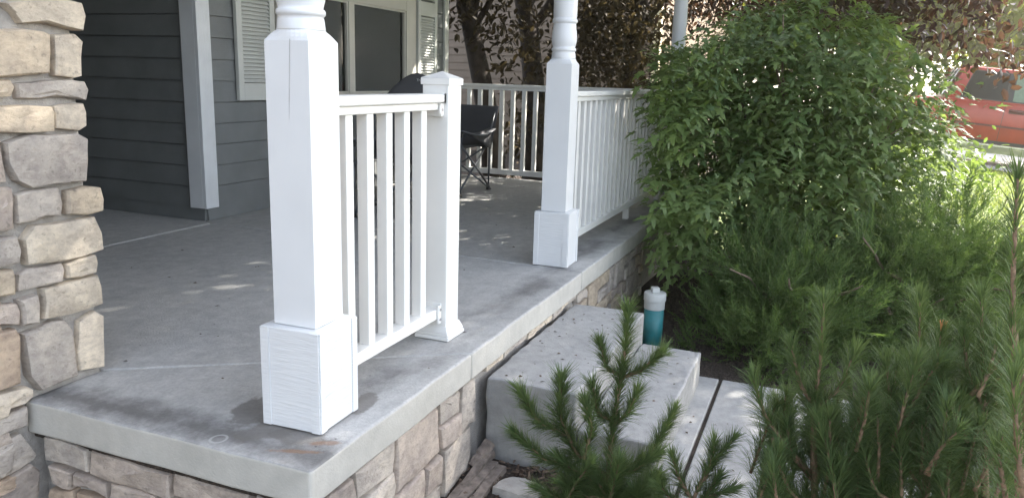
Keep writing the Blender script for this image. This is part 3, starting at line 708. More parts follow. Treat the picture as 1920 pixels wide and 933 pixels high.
# ================================================================== CAMP CHAIRS
def camp_chair(label, loc, rz, back_top, arch, logo=False):
    C = thing('camp_chair', label, 'chair', loc, rz, 'folding camp chairs on the porch')
    # local: faces +x, y across
    hw = .29; T = lambda *p: MB().tube(p, .0085, 8)
    fx, bx = .27, -.27
    for s in (-1, 1):
        for x_ in (fx, bx):
            f = MB().tube([(x_, s*hw, 0), (x_*.93, s*hw, .028)], [.026, .013], 10); build(f, 'foot', 'black_plastic', C, local=True)
        build(T((fx*.97, s*hw, .02), (fx*.95, s*hw, .50)), 'leg', 'chair_metal', C, local=True, smooth=True)
        build(T((bx*.97, s*hw, .02), (bx*1.0, s*hw, .5), (bx*1.25, s*(hw+.01), back_top-.05-arch)), 'leg', 'chair_metal', C, local=True, smooth=True)
        # X braces of this side
        build(T((fx*.97, s*(hw-.012), .03), (bx*.97, s*(hw-.012), .42)), 'brace', 'chair_metal', C, local=True, smooth=True)
        build(T((bx*.97, s*(hw+.008), .03), (fx*.97, s*(hw+.008), .42)), 'brace', 'chair_metal', C, local=True, smooth=True)
        # armrest: sagging fabric strip
        n = 8; V = []
        for i in range(n+1):
            t = i/n; xx = -.31+.60*t; zz = .535-.045*math.sin(PI*t)+.01*t
            w = .035+.022*math.sin(PI*t)
            for q, dz in ((-1, -.004), (1, -.004), (1, .006), (-1, .006)): V.append((xx, s*(hw+.005)+q*w, zz+dz))
        Fc = [(i*4+k_, i*4+(k_+1) % 4, i*4+4+(k_+1) % 4, i*4+4+k_) for i in range(n) for k_ in range(4)]+[(3, 2, 1, 0), (n*4, n*4+1, n*4+2, n*4+3)]
        build(MB().add(V, Fc), 'armrest', 'chair_arm', C, local=True, smooth=True)
        build(MB().tube([(fx*.95, s*hw, .49), (fx*.95, s*hw, .545)], .015, 10), 'joint_cap', 'black_plastic', C, local=True)
    for x_ in (fx, bx):
        build(T((x_*.97, -hw, .03), (x_*.97, hw, .40)), 'brace', 'chair_metal', C, local=True, smooth=True)
        build(T((x_*.97+.017, hw, .03), (x_*.97+.017, -hw, .40)), 'brace', 'chair_metal', C, local=True, smooth=True)
    # seat: sagging sheet with thickness
    def sheet(fn, n, m, th):
        V = []; 
        for off in (0, 1):
            for i in range(n+1):
                for j in range(m+1):
                    p, nr = fn(i/n, j/m); V.append(tuple(Vector(p)+Vector(nr)*(th*off)))
        st = (n+1)*(m+1); Fc = []
        for i in range(n):
            for j in range(m):
                a = i*(m+1)+j; Fc += [(a, a+1, a+m+2, a+m+1), (st+a+m+1, st+a+m+2, st+a+1, st+a)]
        for i in range(n):
            a = i*(m+1); Fc.append((a+m+1, st+a+m+1, st+a, a)); a += m; Fc.append((a, st+a, st+a+m+1, a+m+1))
        for j in range(m): a = j; Fc.append((a, st+a, st+a+1, a+1)); a = n*(m+1)+j; Fc.append((a+1, st+a+1, st+a, a))
        return MB().add(V, Fc)
    seat = sheet(lambda u, v: ((bx+.54*u, -hw+.02+(2*hw-.04)*v, .40-.055*math.sin(PI*v)*math.sin(PI*min(u+.12, 1))+.02*u), (0, 0, -1)), 10, 10, .006)
    build(seat, 'seat', 'chair_fabric', C, local=True, smooth=True)
    def bk(u, v):
        yy = -hw-.005+(2*hw+.01)*v; top = back_top-arch*abs(2*v-1)**1.7
        z = .37+(top-.37)*u
        sag = -.05*math.sin(PI*v)*math.sin(PI*min(1, .3+.6*u)); lean = bx-.02-.16*u*(back_top/1.0)
        return (lean+sag, yy*(1+.03*u), z), (-1, 0, 0)
    bo = build(sheet(bk, 12, 14, .006), 'backrest', 'chair_fabric', C, local=True, smooth=True)
    for s in (0, 1):      # arm pockets joining arm and back
        build(sheet(lambda u, v: ((bx+.50*u, (hw-.0 if s else -hw+.0)+(.012 if s else -.012), .52-(.16*(1-u)**1.2)*v), (0, 1 if s else -1, 0)), 8, 4, .004), 'side_panel', 'chair_fabric', C, local=True, smooth=True)
    if logo:
        cu = bpy.data.curves.new('logo', 'FONT'); cu.body = 'Trudsau'; cu.size = .026; cu.extrude = .0006; cu.shear = .15
        to = bpy.data.objects.new('tmp', cu); COL.objects.link(to); bpy.context.view_layer.update()
        me = bpy.data.meshes.new_from_object(to.evaluated_get(bpy.context.evaluated_depsgraph_get())); bpy.data.objects.remove(to)
        lg = obj('logo_print', me, 'logo', bo, local=True)
        # text plane: x along +y (seen from the front), y up, normal +x
        lean = math.radians(14)
        lg.matrix_local = Matrix.Translation((bx-.166, .000, back_top-.062)) @ Matrix(((0, -math.sin(lean), math.cos(lean), 0), (1, 0, 0, 0), (0, math.cos(lean), math.sin(lean), 0), (0, 0, 0, 1)))
    return C
camp_chair('low-backed black folding camp chair in front of the far end railing', (4.60, 1.95, 0), PI-.05, .73, .0)
camp_chair('high-backed black folding camp chair behind the short railing, rounded top with white print', (3.40, 1.68, 0), PI+.30, .995, .26, True)

# ================================================================== PIPE
PX, PYY = 2.79, -.30
pp = thing('cleanout_pipe', 'teal plastic cleanout pipe with white screw cap standing beside the steps', 'pipe', (PX, PYY, GZ))
build(MB().lathe(PX, PYY, [(.056, GZ-.05), (.056, -.275), (.052, -.275)], 32), 'pipe', 'pvc_green', pp, smooth=False).data.shade_smooth()
pc = MB().lathe(PX, PYY, [(.0585, -.276), (.0585, -.230), (.0595, -.229), (.0625, -.228), (.0625, -.190), (.0605, -.184), (.045, -.182)], 36)
o = build(pc, 'cap', 'pvc_white', pp, smooth=True); o.data.set_sharp_from_angle(angle=.6)
build(MB().rbox(PX-.004, PYY, .021, .021, -.182, -.152, .5), 'cap_nut', 'pvc_white', o, bev=.004)

# ================================================================== NEIGHBOUR HOUSE
NXH, NYH = 12.0, 1.70
nh = thing('neighbour_house', 'tan lap-sided house seen through the trees past the end of the porch', 'house', (NXH, NYH, -.4))
nwall = build(MB().box(NXH, NXH+9, NYH, NYH+11, -.6, 5.2), 'wall', 'tan_siding', nh)
nb = {}
for k in range(26):
    obj('board', lap_board(10.9, 'y'), 'tan_siding', nwall, loc=(NXH, NYH+.08, -.40+k*REV))
build(MB().box(NXH-.03, NXH+.10, NYH-.022, NYH+.10, -.4, 5.2), 'corner_board', 'cream_trim', nh, bev=.004)
nwin = build(MB().box(NXH-.05, NXH+.02, 6.2, 7.5, .5, 1.9), 'window', 'cream', nh)
build(MB().box(NXH-.055, NXH-.051, 6.3, 7.4, .6, 1.8), 'pane', 'car_glass', nwin)
build(MB().add([(NXH-.5, NYH-.5, 5.2), (NXH+9.5, NYH-.5, 5.2), (NXH+9.5, NYH+11.5, 5.2), (NXH-.5, NYH+11.5, 5.2), (NXH-.5, NYH+5.5, 8), (NXH+9.5, NYH+5.5, 8)], [(0, 1, 5, 4), (2, 3, 4, 5), (1, 2, 5), (3, 0, 4), (3, 2, 1, 0)]), 'roof', 'roofing', nh)

# ================================================================== TREES
def rand_dirs(n, rng=RNG):
    return unit(rng.normal(size=(n, 3)))
def leaf_cloud(C, sig, n_each, size, tpl, droop=.35, rng=RNG):
    """leaves around clump centres C (m,3)"""
    m = len(C); P = np.repeat(C, n_each, 0) + rng.normal(size=(m*n_each, 3))*np.asarray(sig)
    D = unit(rng.normal(size=P.shape)+np.array([0, 0, -droop])); N = unit(rng.normal(size=P.shape)*.7+np.array([0, 0, 1.]))
    X, Y, Z = frames(D, N); s = size*rng.uniform(.6, 1.25, len(P))
    return instance(tpl[0], tpl[1], P, X, Y, Z, s)
def limb_path(a, b, k=5, wob=.12, sag=0, rng=RNG):
    a, b = np.array(a, float), np.array(b, float); out = []
    for i in range(k+1):
        t = i/k; p = a*(1-t)+b*t + rng.normal(size=3)*wob*math.sin(PI*t)*np.linalg.norm(b-a)*.3; p[2] += sag*math.sin(PI*t); out.append(tuple(p))
    return out
def tree(name, label, base, trunk, r0, limbs, clumps, sig, n_each, size, leafmat, bark='bark', group=None, tpl=DIAM, rng=None):
    rng = rng or RNG
    T = thing(name, label, 'tree', base, 0, group)
    build(MB().tube(trunk, list(np.linspace(r0, r0*.55, len(trunk))), 10), 'trunk', bark, T, smooth=True)
    for a, b, r in limbs:
        p = limb_path(a, b, rng=rng); build(MB().tube(p, list(np.linspace(r, r*.25, len(p))), 7), 'limb', bark, T, smooth=True)
    V, Fc = leaf_cloud(np.array(clumps), sig, n_each, size, tpl, rng=rng)
    o = obj('crown', npmesh('crown', V, Fc), leafmat, T)
    return T
def ell(c, r, n, hollow=.35, rng=RNG):
    d = rand_dirs(n, rng); q = (hollow+(1-hollow)*rng.random(n))**.6
    return np.array(c)+d*q[:, None]*np.array(r)

# purple plum over the front bed: its crown shades the steps, pines and shrub
rng = np.random.default_rng(3)
cl = ell((5.3, -3.3, 4.5), (3.5, 2.7, 1.8), 700, .15, rng)
cl2 = ell((7.5, -1.5, 3.2), (2.4, 1.7, 1.15), 230, .1, rng)  # mostly out of view, enlarged to block sun on the porch floor
dr = np.array([at(x, y, d) for x, y, d in
    [(rng.uniform(1470, 1690), rng.uniform(-40, 65), rng.uniform(6.6, 8.6)) for _ in range(60)] +
    [(rng.uniform(1270, 1480), rng.uniform(-60, 50), rng.uniform(8.5, 10.5)) for _ in range(70)] +
    [(rng.uniform(1700, 1890), rng.uniform(-40, 40), rng.uniform(6.0, 8.0)) for _ in range(13)] +
    [(rng.uniform(1800, 1895), rng.uniform(20, 150), rng.uniform(6.0, 7.0)) for _ in range(5)] +
    [(rng.uniform(1700, 1800), rng.uniform(40, 120), rng.uniform(6.2, 7.4)) for _ in range(3)]])
tb = (8.1, -1.35, -.45)
tree('plum_tree', 'purple-leaved plum tree hanging over the shrub and the red vehicle', tb,
     [tb, (8.05, -1.36, .5), (7.9, -1.45, 1.3), (7.5, -1.8, 2.2), (7.0, -2.3, 3.2)], .16,
     [((7.5, -1.8, 2.1), (4.0, -3.6, 4.6), .08), ((7.4, -1.9, 2.4), (6.2, -5.6, 4.6), .07), ((7.9, -1.45, 1.4), (7.6, -.3, 3.0), .06),
      ((7.45, -1.85, 2.2), (3.6, -1.9, 3.9), .06), ((7.0, -2.3, 3.1), (5.2, -3.4, 5.6), .06), ((7.8, -1.55, 1.5), tuple(at(1850, 30, 6.6)), .03), ((7.8, -1.5, 1.6), tuple(at(1560, 20, 7.4)), .04)],
     np.concatenate([cl, cl2]), (.20, .20, .17), 85, .095, 'plum_leaf', rng=rng, tpl=OVAL)
V, Fc = leaf_cloud(dr, (.13, .13, .12), 34, .085, OVAL, .8, rng)
obj('hanging_twigs', npmesh('hanging_twigs', V, Fc), 'plum_leaf', bpy.data.objects['plum_tree'])

# three dark trees in the side yard behind the far railing
def side_tree(label, pts, r, crown_c, crown_r, n, seed, extra=()):
    rg = np.random.default_rng(seed); P = [tuple(p) for p in pts]
    base = (P[0][0], P[0][1], P[0][2])
    c = ell(crown_c, crown_r, n, .15, rg)
    if len(extra): c = np.concatenate([c, np.array(extra)])
    lim = [(P[-2], tuple(c[i*7]), r*.45) for i in range(5)] + [(P[-3], tuple(c[i*5+2]), r*.3) for i in range(3)]
    tree('side_tree', label, base, P, r, lim, c, (.20, .20, .17), 46, .095, 'plum_dark', group='dark trees beyond the porch end', rng=rg, tpl=OVAL)
g1 = at(935, 400, 8.6); g1[2] = -.48
side_tree('leaning dark tree trunk nearest the house corner, beyond the far railing', [g1, at(918, 240, 8.6), at(903, 150, 8.6), at(884, 60, 8.6), at(868, -20, 8.6), at(862, -160, 8.8)], .135,
          (7.0, 3.0, 3.6), (1.6, 1.5, 1.5), 110, 41, [at(x, y, 8.3) for x, y in ((850, 25), (940, 20), (960, 50), (930, 60), (975, 95), (995, 60), (945, 95), (850, 5), (920, 5), (985, 130))])
g2 = at(1000, 380, 9.0); g2[2] = -.48
side_tree('dark forked tree trunk just left of the post by the steps, beyond the railing', [g2, at(1004, 240, 9), at(1000, 150, 9), at(992, 60, 9), at(975, -30, 9), at(965, -150, 9)], .15,
          (8.4, 2.2, 3.7), (1.9, 1.7, 1.6), 130, 42, [at(x, y, 8.8) for x, y in ((1010, 10), (960, 20), (1005, 100), (1000, 150), (990, 180), (1000, 210), (1010, 40))])
g3 = at(1170, 380, 9.4); g3[2] = -.48
side_tree('dark tree with dense purple-brown foliage above the long railing', [g3, at(1172, 240, 9.4), at(1180, 150, 9.4), at(1195, 60, 9.4), at(1212, -20, 9.4), at(1225, -140, 9.4)], .13,
          (8.8, .9, 3.5), (1.9, 1.7, 1.6), 140, 43, [at(random.uniform(1085, 1225), random.uniform(-10, 175), random.uniform(8.6, 9.8)) for _ in range(75)])
# undergrowth on the bank behind the far railing
ub = thing('side_shrub', 'dark shrub filling the side yard behind the far railing', 'shrub', (7.6, 1.6, -.48))
build(MB().tube([(7.6, 1.6, -.5), (7.62, 1.62, .2), (7.7, 1.5, .6)], [.03, .02, .01], 6), 'stem', 'bark', ub)
c = np.array([(random.uniform(7.0, 8.6), random.uniform(.6, 2.6), random.uniform(-.45, .55)) for _ in range(110)])
V, Fc = leaf_cloud(c, (.16, .16, .13), 34, .09, OVAL); obj('foliage', npmesh('foliage', V, Fc), 'plum_dark', ub)

# sunlit street trees far right
def far_tree(label, x, y, h, r, seed, mat='green_leaf', size=.30, n=150):
    rg = np.random.default_rng(seed); z0 = float(hgt(np.array(x), np.array(y)))
    cz = z0+h*.60; c = ell((x, y, cz), (r, r, h*.40), n, .2, rg)
    tree('shade_tree', label, (x, y, z0), [(x, y, z0-.1), (x+.1, y, z0+h*.2), (x, y+.15, z0+h*.45), (x, y, z0+h*.7)], .22,
         [((x, y, z0+h*.3), tuple(c[i*9]), .09) for i in range(7)], c, (.45, .45, .4), 36, size, mat, 'bark_light', 'sunlit trees beyond the driveway', rng=rg)
far_tree('sunlit yellow-green tree directly behind the red vehicle roof', 27, -3.2, 7, 3.2, 61)
far_tree('sunlit yellow-green tree at the right edge above the red vehicle', 24.5, -6.6, 8, 3.2, 62)
far_tree('sunlit green tree left of the red vehicle, seen through the plum leaves', 26, .3, 7, 3.0, 63)
far_tree('tall pale green tree furthest back beyond the driveway', 37, -3, 11, 5, 64, size=.42)
far_tree('large green tree furthest right, cut off by the picture edge', 33, -11.5, 11, 5, 65, size=.42)

far_tree('broad sunlit tree between the red truck and the plum leaves, far back', 42, 2.5, 11, 5, 66, size=.45)
far_tree('sunlit tree in the gap above the truck cab, well beyond the driveway', 31, -7.2, 8.5, 3.6, 67, size=.34)
far_tree('distant green tree closing the view past the driveway', 48, -9, 12, 6.5, 68, size=.55)

# ================================================================== LEAFY SHRUB BY THE PORCH
rng = np.random.default_rng(77)
SC = np.array([4.95, -.90, .52]); SR = np.array([1.2, 1.02, 1.10])
shr = thing('leafy_shrub', 'big green shrub with lobed leaves beside the porch railing', 'shrub', (5.0, -.95, GZ))
for i in range(9):
    a = rng.uniform(0, 2*PI); d = np.array([math.cos(a)*.7, math.sin(a)*.7, rng.uniform(.5, 1.0)])
    p = limb_path((5.05+.12*math.cos(a), -.95+.12*math.sin(a), GZ-.02), tuple(SC+d*SR*.85), rng=rng)
    build(MB().tube(p, list(np.linspace(.022, .005, len(p))), 6), 'stem', 'bark_light', shr, smooth=True)
# bare arching canes on the right
for x0, y0, x1, y1 in ((1640, 280, 1722, 165), (1648, 272, 1735, 210), (1655, 262, 1755, 215), (1660, 278, 1742, 246), (1640, 265, 1690, 170)):
    p = limb_path(at(x0, y0, 5.3), at(x1, y1, 5.2), 5, .06, .02, rng); build(MB().tube(p, list(np.linspace(.006, .002, len(p))), 5), 'cane', 'bark_light', shr, smooth=True)
def lump(d):
    return 1+.13*np.sin(d[:, 0]*5.1+1.2)*np.cos(d[:, 1]*4.3+.4)+.10*np.sin(d[:, 2]*7.3+d[:, 0]*3.1)+.07*np.sin(d[:, 1]*11+d[:, 2]*9)
nsp = 1350
d = rand_dirs(nsp, rng); d = d[d[:, 2] > -.62]; base = SC+d*SR*lump(d)[:, None]*(.80+.24*rng.random(len(d)))[:, None]
# lower skirt reaching left along the railing and down to the ground
ex = np.array([at(x, y, dd) for x, y, dd in [(rng.uniform(1235, 1350), rng.uniform(330, 490), rng.uniform(4.4, 5.3)) for _ in range(70)] + [(rng.uniform(1225, 1320), rng.uniform(110, 330), rng.uniform(4.5, 5.2)) for _ in range(60)] + [(rng.uniform(1225, 1360), rng.uniform(70, 190), rng.uniform(4.6, 5.3)) for _ in range(65)] + [(rng.uniform(1330, 1520), rng.uniform(30, 90), rng.uniform(5.0, 6.0)) for _ in range(45)] + [(rng.uniform(1560, 1690), rng.uniform(170, 330), rng.uniform(5.3, 6.2)) for _ in range(45)]])
base = np.concatenate([base, ex]); out = unit(base-SC-np.array([0, 0, .1]))
LP, LX, LZ, LS = [], [], [], []
for b, o_ in zip(base, out):
    h = np.array([o_[0], o_[1], 0]); h = h/max(np.linalg.norm(h), 1e-6)
    tw = unit((h*.9+np.array([0, 0, rng.uniform(-.30, .12)])+rng.normal(size=3)*.30)[None])[0]
    L = rng.uniform(.20, .42); nl = int(rng.integers(10, 18))
    side = np.cross(tw, [0, 0, 1]); side /= np.linalg.norm(side)
    for k in range(nl):
        t = k/(nl-1); sgn = 1 if k % 2 else -1
        p = b+tw*(L*(t-.6))+np.array([0, 0, -.10*t*t])+rng.normal(size=3)*.018
        dr_ = tw*(.35+.6*t)+side*sgn*(1-.7*t)+np.array([0, 0, -.08])+rng.normal(size=3)*.18
        LP.append(p); LX.append(dr_); LZ.append(np.array([0, 0, 1.])+h*.22+rng.normal(size=3)*.24); LS.append(rng.uniform(.038, .088))
LP, LX, LZ, LS = map(np.array, (LP, LX, LZ, LS))
# keep clear of the porch slab and railing
ok = ~((LP[:, 1] > .08) & (LP[:, 2] < 1.4)) & (LP[:, 2] > GZ)
LP, LX, LZ, LS = LP[ok], LX[ok], LZ[ok], LS[ok]
X, Y, Z = frames(LX, LZ)
# the 300 leaves that show largest (outermost towards the viewer) stand alone, the others are one mass
view = unit(CAM-SC); score = np.sum((LP-SC)/SR*view, -1)+.6*(LS/.09)+.25*np.abs(np.sum(Z*view, -1))
idx = np.argsort(-score); top = idx[:300]; rest = idx[300:]
lm = npmesh('leaf', *LOBE); lm.materials.append(M['shrub_leaf'])
o0 = origin(shr)
for i in top:
    o = bpy.data.objects.new('leaf', lm); COL.objects.link(o); o.parent = shr
    s = LS[i]*1.05; p = LP[i]-np.array(o0)
    o.matrix_local = Matrix([[X[i][r]*s, Y[i][r]*s, Z[i][r]*s, p[r]] for r in range(3)]+[[0, 0, 0, 1]])
V, Fc = instance(LOBE[0], LOBE[1], LP[rest], X[rest], Y[rest], Z[rest], LS[rest])
tag(obj('foliage', npmesh('foliage', V-np.array(o0), Fc), 'shrub_leaf', shr, local=True), kind='stuff')
inn = ell(SC, SR*.82, 420, .1, rng); V, Fc = leaf_cloud(inn, (.15, .15, .13), 18, .085, OVAL, rng=rng)
tag(obj('inner_foliage', npmesh('inner_foliage', V-np.array(o0), Fc), 'shrub_leaf', shr, local=True), kind='stuff')

# low sunlit shrub right of it, in front of the lawn
ls = thing('low_shrub', 'low bright green shrub in sun in front of the lawn and red vehicle', 'shrub', (6.7, -2.35, GZ))
for i in range(4):
    p = limb_path((6.7, -2.35, GZ), (6.7+rng.uniform(-.4, .4), -2.35+rng.uniform(-.4, .4), .1), rng=rng); build(MB().tube(p, list(np.linspace(.012, .004, len(p))), 5), 'stem', 'bark_light', ls)
c = np.array([at(rng.uniform(1640, 1850), rng.uniform(295, 370), rng.uniform(6.6, 7.8)) for _ in range(46)])
V, Fc = leaf_cloud(c, (.11, .11, .10), 26, .075, OVAL, rng=rng); obj('foliage', npmesh('foliage', V, Fc), 'low_leaf', ls)

# grass blades on the near part of the lawn
rng = np.random.default_rng(5)
gp = np.stack([rng.uniform(6.2, 14.4, 26000), rng.uniform(-7.5, -1.2, 26000)], -1)
gz = hgt(gp[:, 0], gp[:, 1])+.02
P = np.concatenate([gp, gz[:, None]], 1); D = unit(rng.normal(size=P.shape)*.35+np.array([0, 0, 1.])); Xg, Yg, Zg = frames(D, rng.normal(size=P.shape))
V, Fc = instance(np.array([(0, .06, 0), (0, -.06, 0), (.6, 0, .08), (1, .0, .25)]), np.array([(0, 1, 2), (1, 3, 2)]), P, Xg, Yg, Zg, rng.uniform(.05, .11, len(P)))
tag(obj('grass', npmesh('grass', V, Fc), 'grass'), 'sunlit green lawn grass beside the driveway', 'grass', kind='stuff')

# ================================================================== JUNIPERS
def juniper_spray(seed):
    rg = np.random.default_rng(seed); V = []; Fc = []
    def sliver(a, d, L, w):
        n_ = np.cross(d, rg.normal(size=3)); n_ /= np.linalg.norm(n_); k = len(V)
        V.extend([a-n_*w, a+n_*w, a+d*L*.6+n_*w*.9, a+d*L, a+d*L*.6-n_*w*.9]); Fc.extend([(k, k+1, k+2), (k, k+2, k+4), (k+4, k+2, k+3)])
    nb_ = 13
    for i in range(nb_):
        t = i/(nb_-1); a = np.array([t, .03*math.sin(t*5), .08*t*t]); s = 1 if i % 2 else -1
        L = (.30*(1-t)+.07)*rg.uniform(.8, 1.15); ang = .75-.2*t
        d = np.array([math.cos(ang), s*math.sin(ang), rg.uniform(-.35, .55)]); d /= np.linalg.norm(d)
        sliver(a, d, L, .014)
        for j in range(5):
            u = (j+.6)/5; b = a+d*L*u; e = d*.75+rg.normal(size=3)*.42; e /= np.linalg.norm(e); sliver(b, e, L*.34*(1.1-u*.5), .011)
    sliver(np.array([0, 0, 0.]), np.array([.99, 0, .1]), 1.0, .012)
    return np.array(V), np.array(Fc)
JS = [juniper_spray(s) for s in range(6)]
def juniper(label, c, r, n, seed, lean=(0, 0)):
    rg = np.random.default_rng(seed); c = np.array(c); r = np.array(r)
    J = thing('juniper', label, 'juniper', (c[0], c[1], GZ), 0, 'spreading junipers')
    for i in range(10):
        a = 2*PI*i/10+rg.uniform(-.2, .2); e = c+np.array([math.cos(a)*r[0]*.8, math.sin(a)*r[1]*.8, r[2]*rg.uniform(.3, .75)])
        p = limb_path((c[0], c[1], GZ), e, 5, .1, .05, rg); build(MB().tube(p, list(np.linspace(.02, .004, len(p))), 6), 'branch', 'bark_light', J, smooth=True)
    npl = n//22; d = rand_dirs(npl*2, rg); d[:, 2] = np.abs(d[:, 2]); d = d[:npl]
    q = 1+.14*np.sin(d[:, 0]*6+seed)*np.cos(d[:, 1]*5)+.10*np.sin(d[:, 0]*11+d[:, 1]*9+seed)
    tipp = c+d*r*q[:, None]*(.72+.34*rg.random(npl))[:, None]
    axp = unit(d*np.array([.85, .85, .5])+np.array([0, 0, .42])+rg.normal(size=d.shape)*.22)
    Lp = rg.uniform(.30, .52, npl); k_ = 22
    t = rg.random((npl, k_))**.75; off_ = rg.normal(size=(npl, k_, 3))*((.085*(1-t)+.012)[..., None])
    P = (tipp[:, None, :]-axp[:, None, :]*(Lp[:, None]*(1-t)+.10)[..., None]+off_).reshape(-1, 3)
    D = unit((axp[:, None, :]*1.0+off_*5.5+rg.normal(size=off_.shape)*.16)).reshape(-1, 3)
    ok = ~((P[:, 1] > -.35) & (P[:, 0] < 3.0)) & ~((P[:, 0] < 2.5) & (P[:, 2] < -.2)); P = P[ok]; D = D[ok]
    X, Y, Z = frames(D, np.array([0, 0, 1.])+rg.normal(size=D.shape)*.5); s = rg.uniform(.10, .20, len(P)); V = []; Fc = []; off = 0
    for k in range(6):
        m_ = np.arange(len(P)) % 6 == k; v, f_ = instance(JS[k][0], JS[k][1], P[m_], X[m_], Y[m_], Z[m_], s[m_]); V.append(v); Fc.append(f_+off); off += len(v)
    tag(obj('foliage', npmesh('foliage', np.concatenate(V), np.concatenate(Fc)), 'juniper', J), kind='stuff')
juniper('feathery green juniper next to the steps and the teal pipe', (3.45, -1.02, GZ+.02), (1.0, .62, .72), 2900, 1)
juniper('feathery juniper in the middle in front of the leafy shrub', (3.95, -1.75, GZ+.02), (1.05, .75, .88), 3500, 2)
juniper('feathery juniper furthest right before the lawn', (4.3, -2.65, GZ+.02), (1.0, .8, .80), 2700, 4)

# ================================================================== PINES
def pine_shoot(P, path, r, dens, nl, rg, spread=1.0):
    """one shoot: bark stem and its needles"""
    pts = np.array(path, float); k = 10
    seg = np.linalg.norm(np.diff(pts, axis=0), axis=1); cum = np.concatenate([[0], np.cumsum(seg)]); L = cum[-1]
    def pt(t): return np.stack([np.interp(t*L, cum, pts[:, a]) for a in range(3)], -1)
    tt = np.linspace(0, 1, k); c_ = pt(tt)
    st = build(MB().tube([tuple(p) for p in c_], list(np.linspace(r, r*.55, k)), 6), 'shoot', 'pine_stem', P, smooth=True)
    n = int(dens*L); t = rg.random(n)**.85; t = np.concatenate([t, np.full(int(34), .985)]); n = len(t)
    p = pt(t); ax = unit(pt(np.minimum(t+.03, 1.0))-pt(np.maximum(t-.03, 0)))
    ph = rg.uniform(0, 2*PI, n); t[:-34] = np.clip(t[:-34]+.02*np.sin(t[:-34]*40+ph[:-34]*2), 0, 1); p = pt(t); e1 = unit(np.cross(ax, np.array([.3, .2, .9])+rg.normal(size=3)*.05)); e2 = np.cross(ax, e1)
    rad = e1*np.cos(ph)[:, None]+e2*np.sin(ph)[:, None]
    an = (np.radians(58)-np.radians(22)*t**2)*spread*rg.uniform(.8, 1.2, n); an[-34:] = np.radians(rg.uniform(4, 40, 34))
    D = unit(ax*np.cos(an)[:, None]+rad*np.sin(an)[:, None]+rg.normal(size=(n, 3))*.13)
    ln = nl*rg.uniform(.55, 1.12, n); ln[-34:] *= .72
    V = []; Fc = []; T = np.array([(0, -.5, 0), (0, .5, 0), (.55, .5, .5), (.55, -.5, .5), (1, .12, 0), (1, -.12, 0)])
    X, Y, Z = frames(D, -ax+rad*.3)
    w = .0019*rg.uniform(.8, 1.2, n)
    V = p[:, None, :]+T[None, :, 0:1]*(X*ln[:, None])[:, None]+T[None, :, 1:2]*(Y*w[:, None])[:, None]-T[None, :, 2:3]*(Z*(ln*.09)[:, None])[:, None]
    TF = np.array([(0, 1, 2, 3), (3, 2, 4, 5)]); Fc = (TF[None]+(np.arange(n)*6)[:, None, None]).reshape(-1, 4)
    me = npmesh('needles', V.reshape(-1, 3), Fc)
    tag(obj('needles', me, 'needle', st), kind='stuff')
    return pt(np.array([1.]))[0]
def pine(label, base, trunk, shoots, seed, dens=1500, nl=.05, r=.0058, fill=0, box=None, spread=1.0):
    rg = np.random.default_rng(seed)
    P = thing('pine', label, 'pine', tuple(base), 0, 'young pines in the front bed')
    build(MB().tube([tuple(base)]+[tuple(q) for q in trunk], list(np.linspace(.012, .006, len(trunk)+1)), 7), 'trunk', 'pine_stem', P, smooth=True)
    for s in shoots: pine_shoot(P, s, r, dens, nl*rg.uniform(.88, 1.1), rg, spread)
    for i in range(fill):
        x0, x1, y0, y1, d0, d1 = box
        x = rg.uniform(x0, x1); y = rg.uniform(y0, y1); dd = rg.uniform(d0, d1); a = at(x, y, dd); L = rg.uniform(.13, .24)
        dirn = unit(np.array([rg.normal()*.30, rg.normal()*.30, 1.0])[None])[0]
        pine_shoot(P, [a-dirn*L, a-dirn*L*.5+rg.normal(size=3)*.008, a], r*.9, dens*.85, nl, rg, spread)
    return P
A3 = lambda d, *pts: [at(x, y, d+(q[0] if q else 0)) for x, y, *q in pts]
# small pine in front of the steps
d = 2.35; b0 = at(1140, 1010, d); b0[2] = GZ
pine('small open pine growing in front of the concrete steps', b0, A3(d, (1138, 960), (1140, 890), (1150, 800), (1165, 700)), [
    A3(d, (1165, 700), (1174, 640), (1177, 585)), A3(d, (1150, 800), (1158, 745), (1165, 695)), A3(d, (1140, 890), (1146, 840), (1150, 795)),
    A3(d, (1165, 705), (1138, 690), (1126, 645)), A3(d, (1165, 708), (1200, 695, -.03), (1238, 662, -.06)),
    A3(d, (1152, 790), (1122, 775, -.02), (1112, 725, -.04)), A3(d, (1152, 795), (1180, 770), (1192, 740)), 
    A3(d, (1140, 890), (1080, 850, -.05), (1050, 780, -.08), (1052, 712, -.1)), A3(d-.06, (1060, 815), (1010, 790), (978, 738)),
    A3(d-.05, (1100, 885), (1020, 860), (965, 810)), A3(d-.08, (1110, 900), (1075, 880), (1050, 860)), A3(d-.1, (1095, 860), (1110, 800), (1098, 755)),
    A3(d, (1150, 890), (1220, 850, .03), (1262, 772, .05)), A3(d-.05, (1145, 900), (1190, 880), (1232, 850)), A3(d-.1, (1140, 935), (1100, 930), (1060, 905)),
    A3(d-.1, (1145, 940), (1190, 930), (1225, 895)), A3(d-.12, (1140, 950), (1150, 910), (1160, 870)), A3(d-.1, (1120, 960), (1070, 945), (1010, 915))], 101, 3600, .068, fill=18, box=(1060, 1240, 850, 960, 2.2, 2.5))
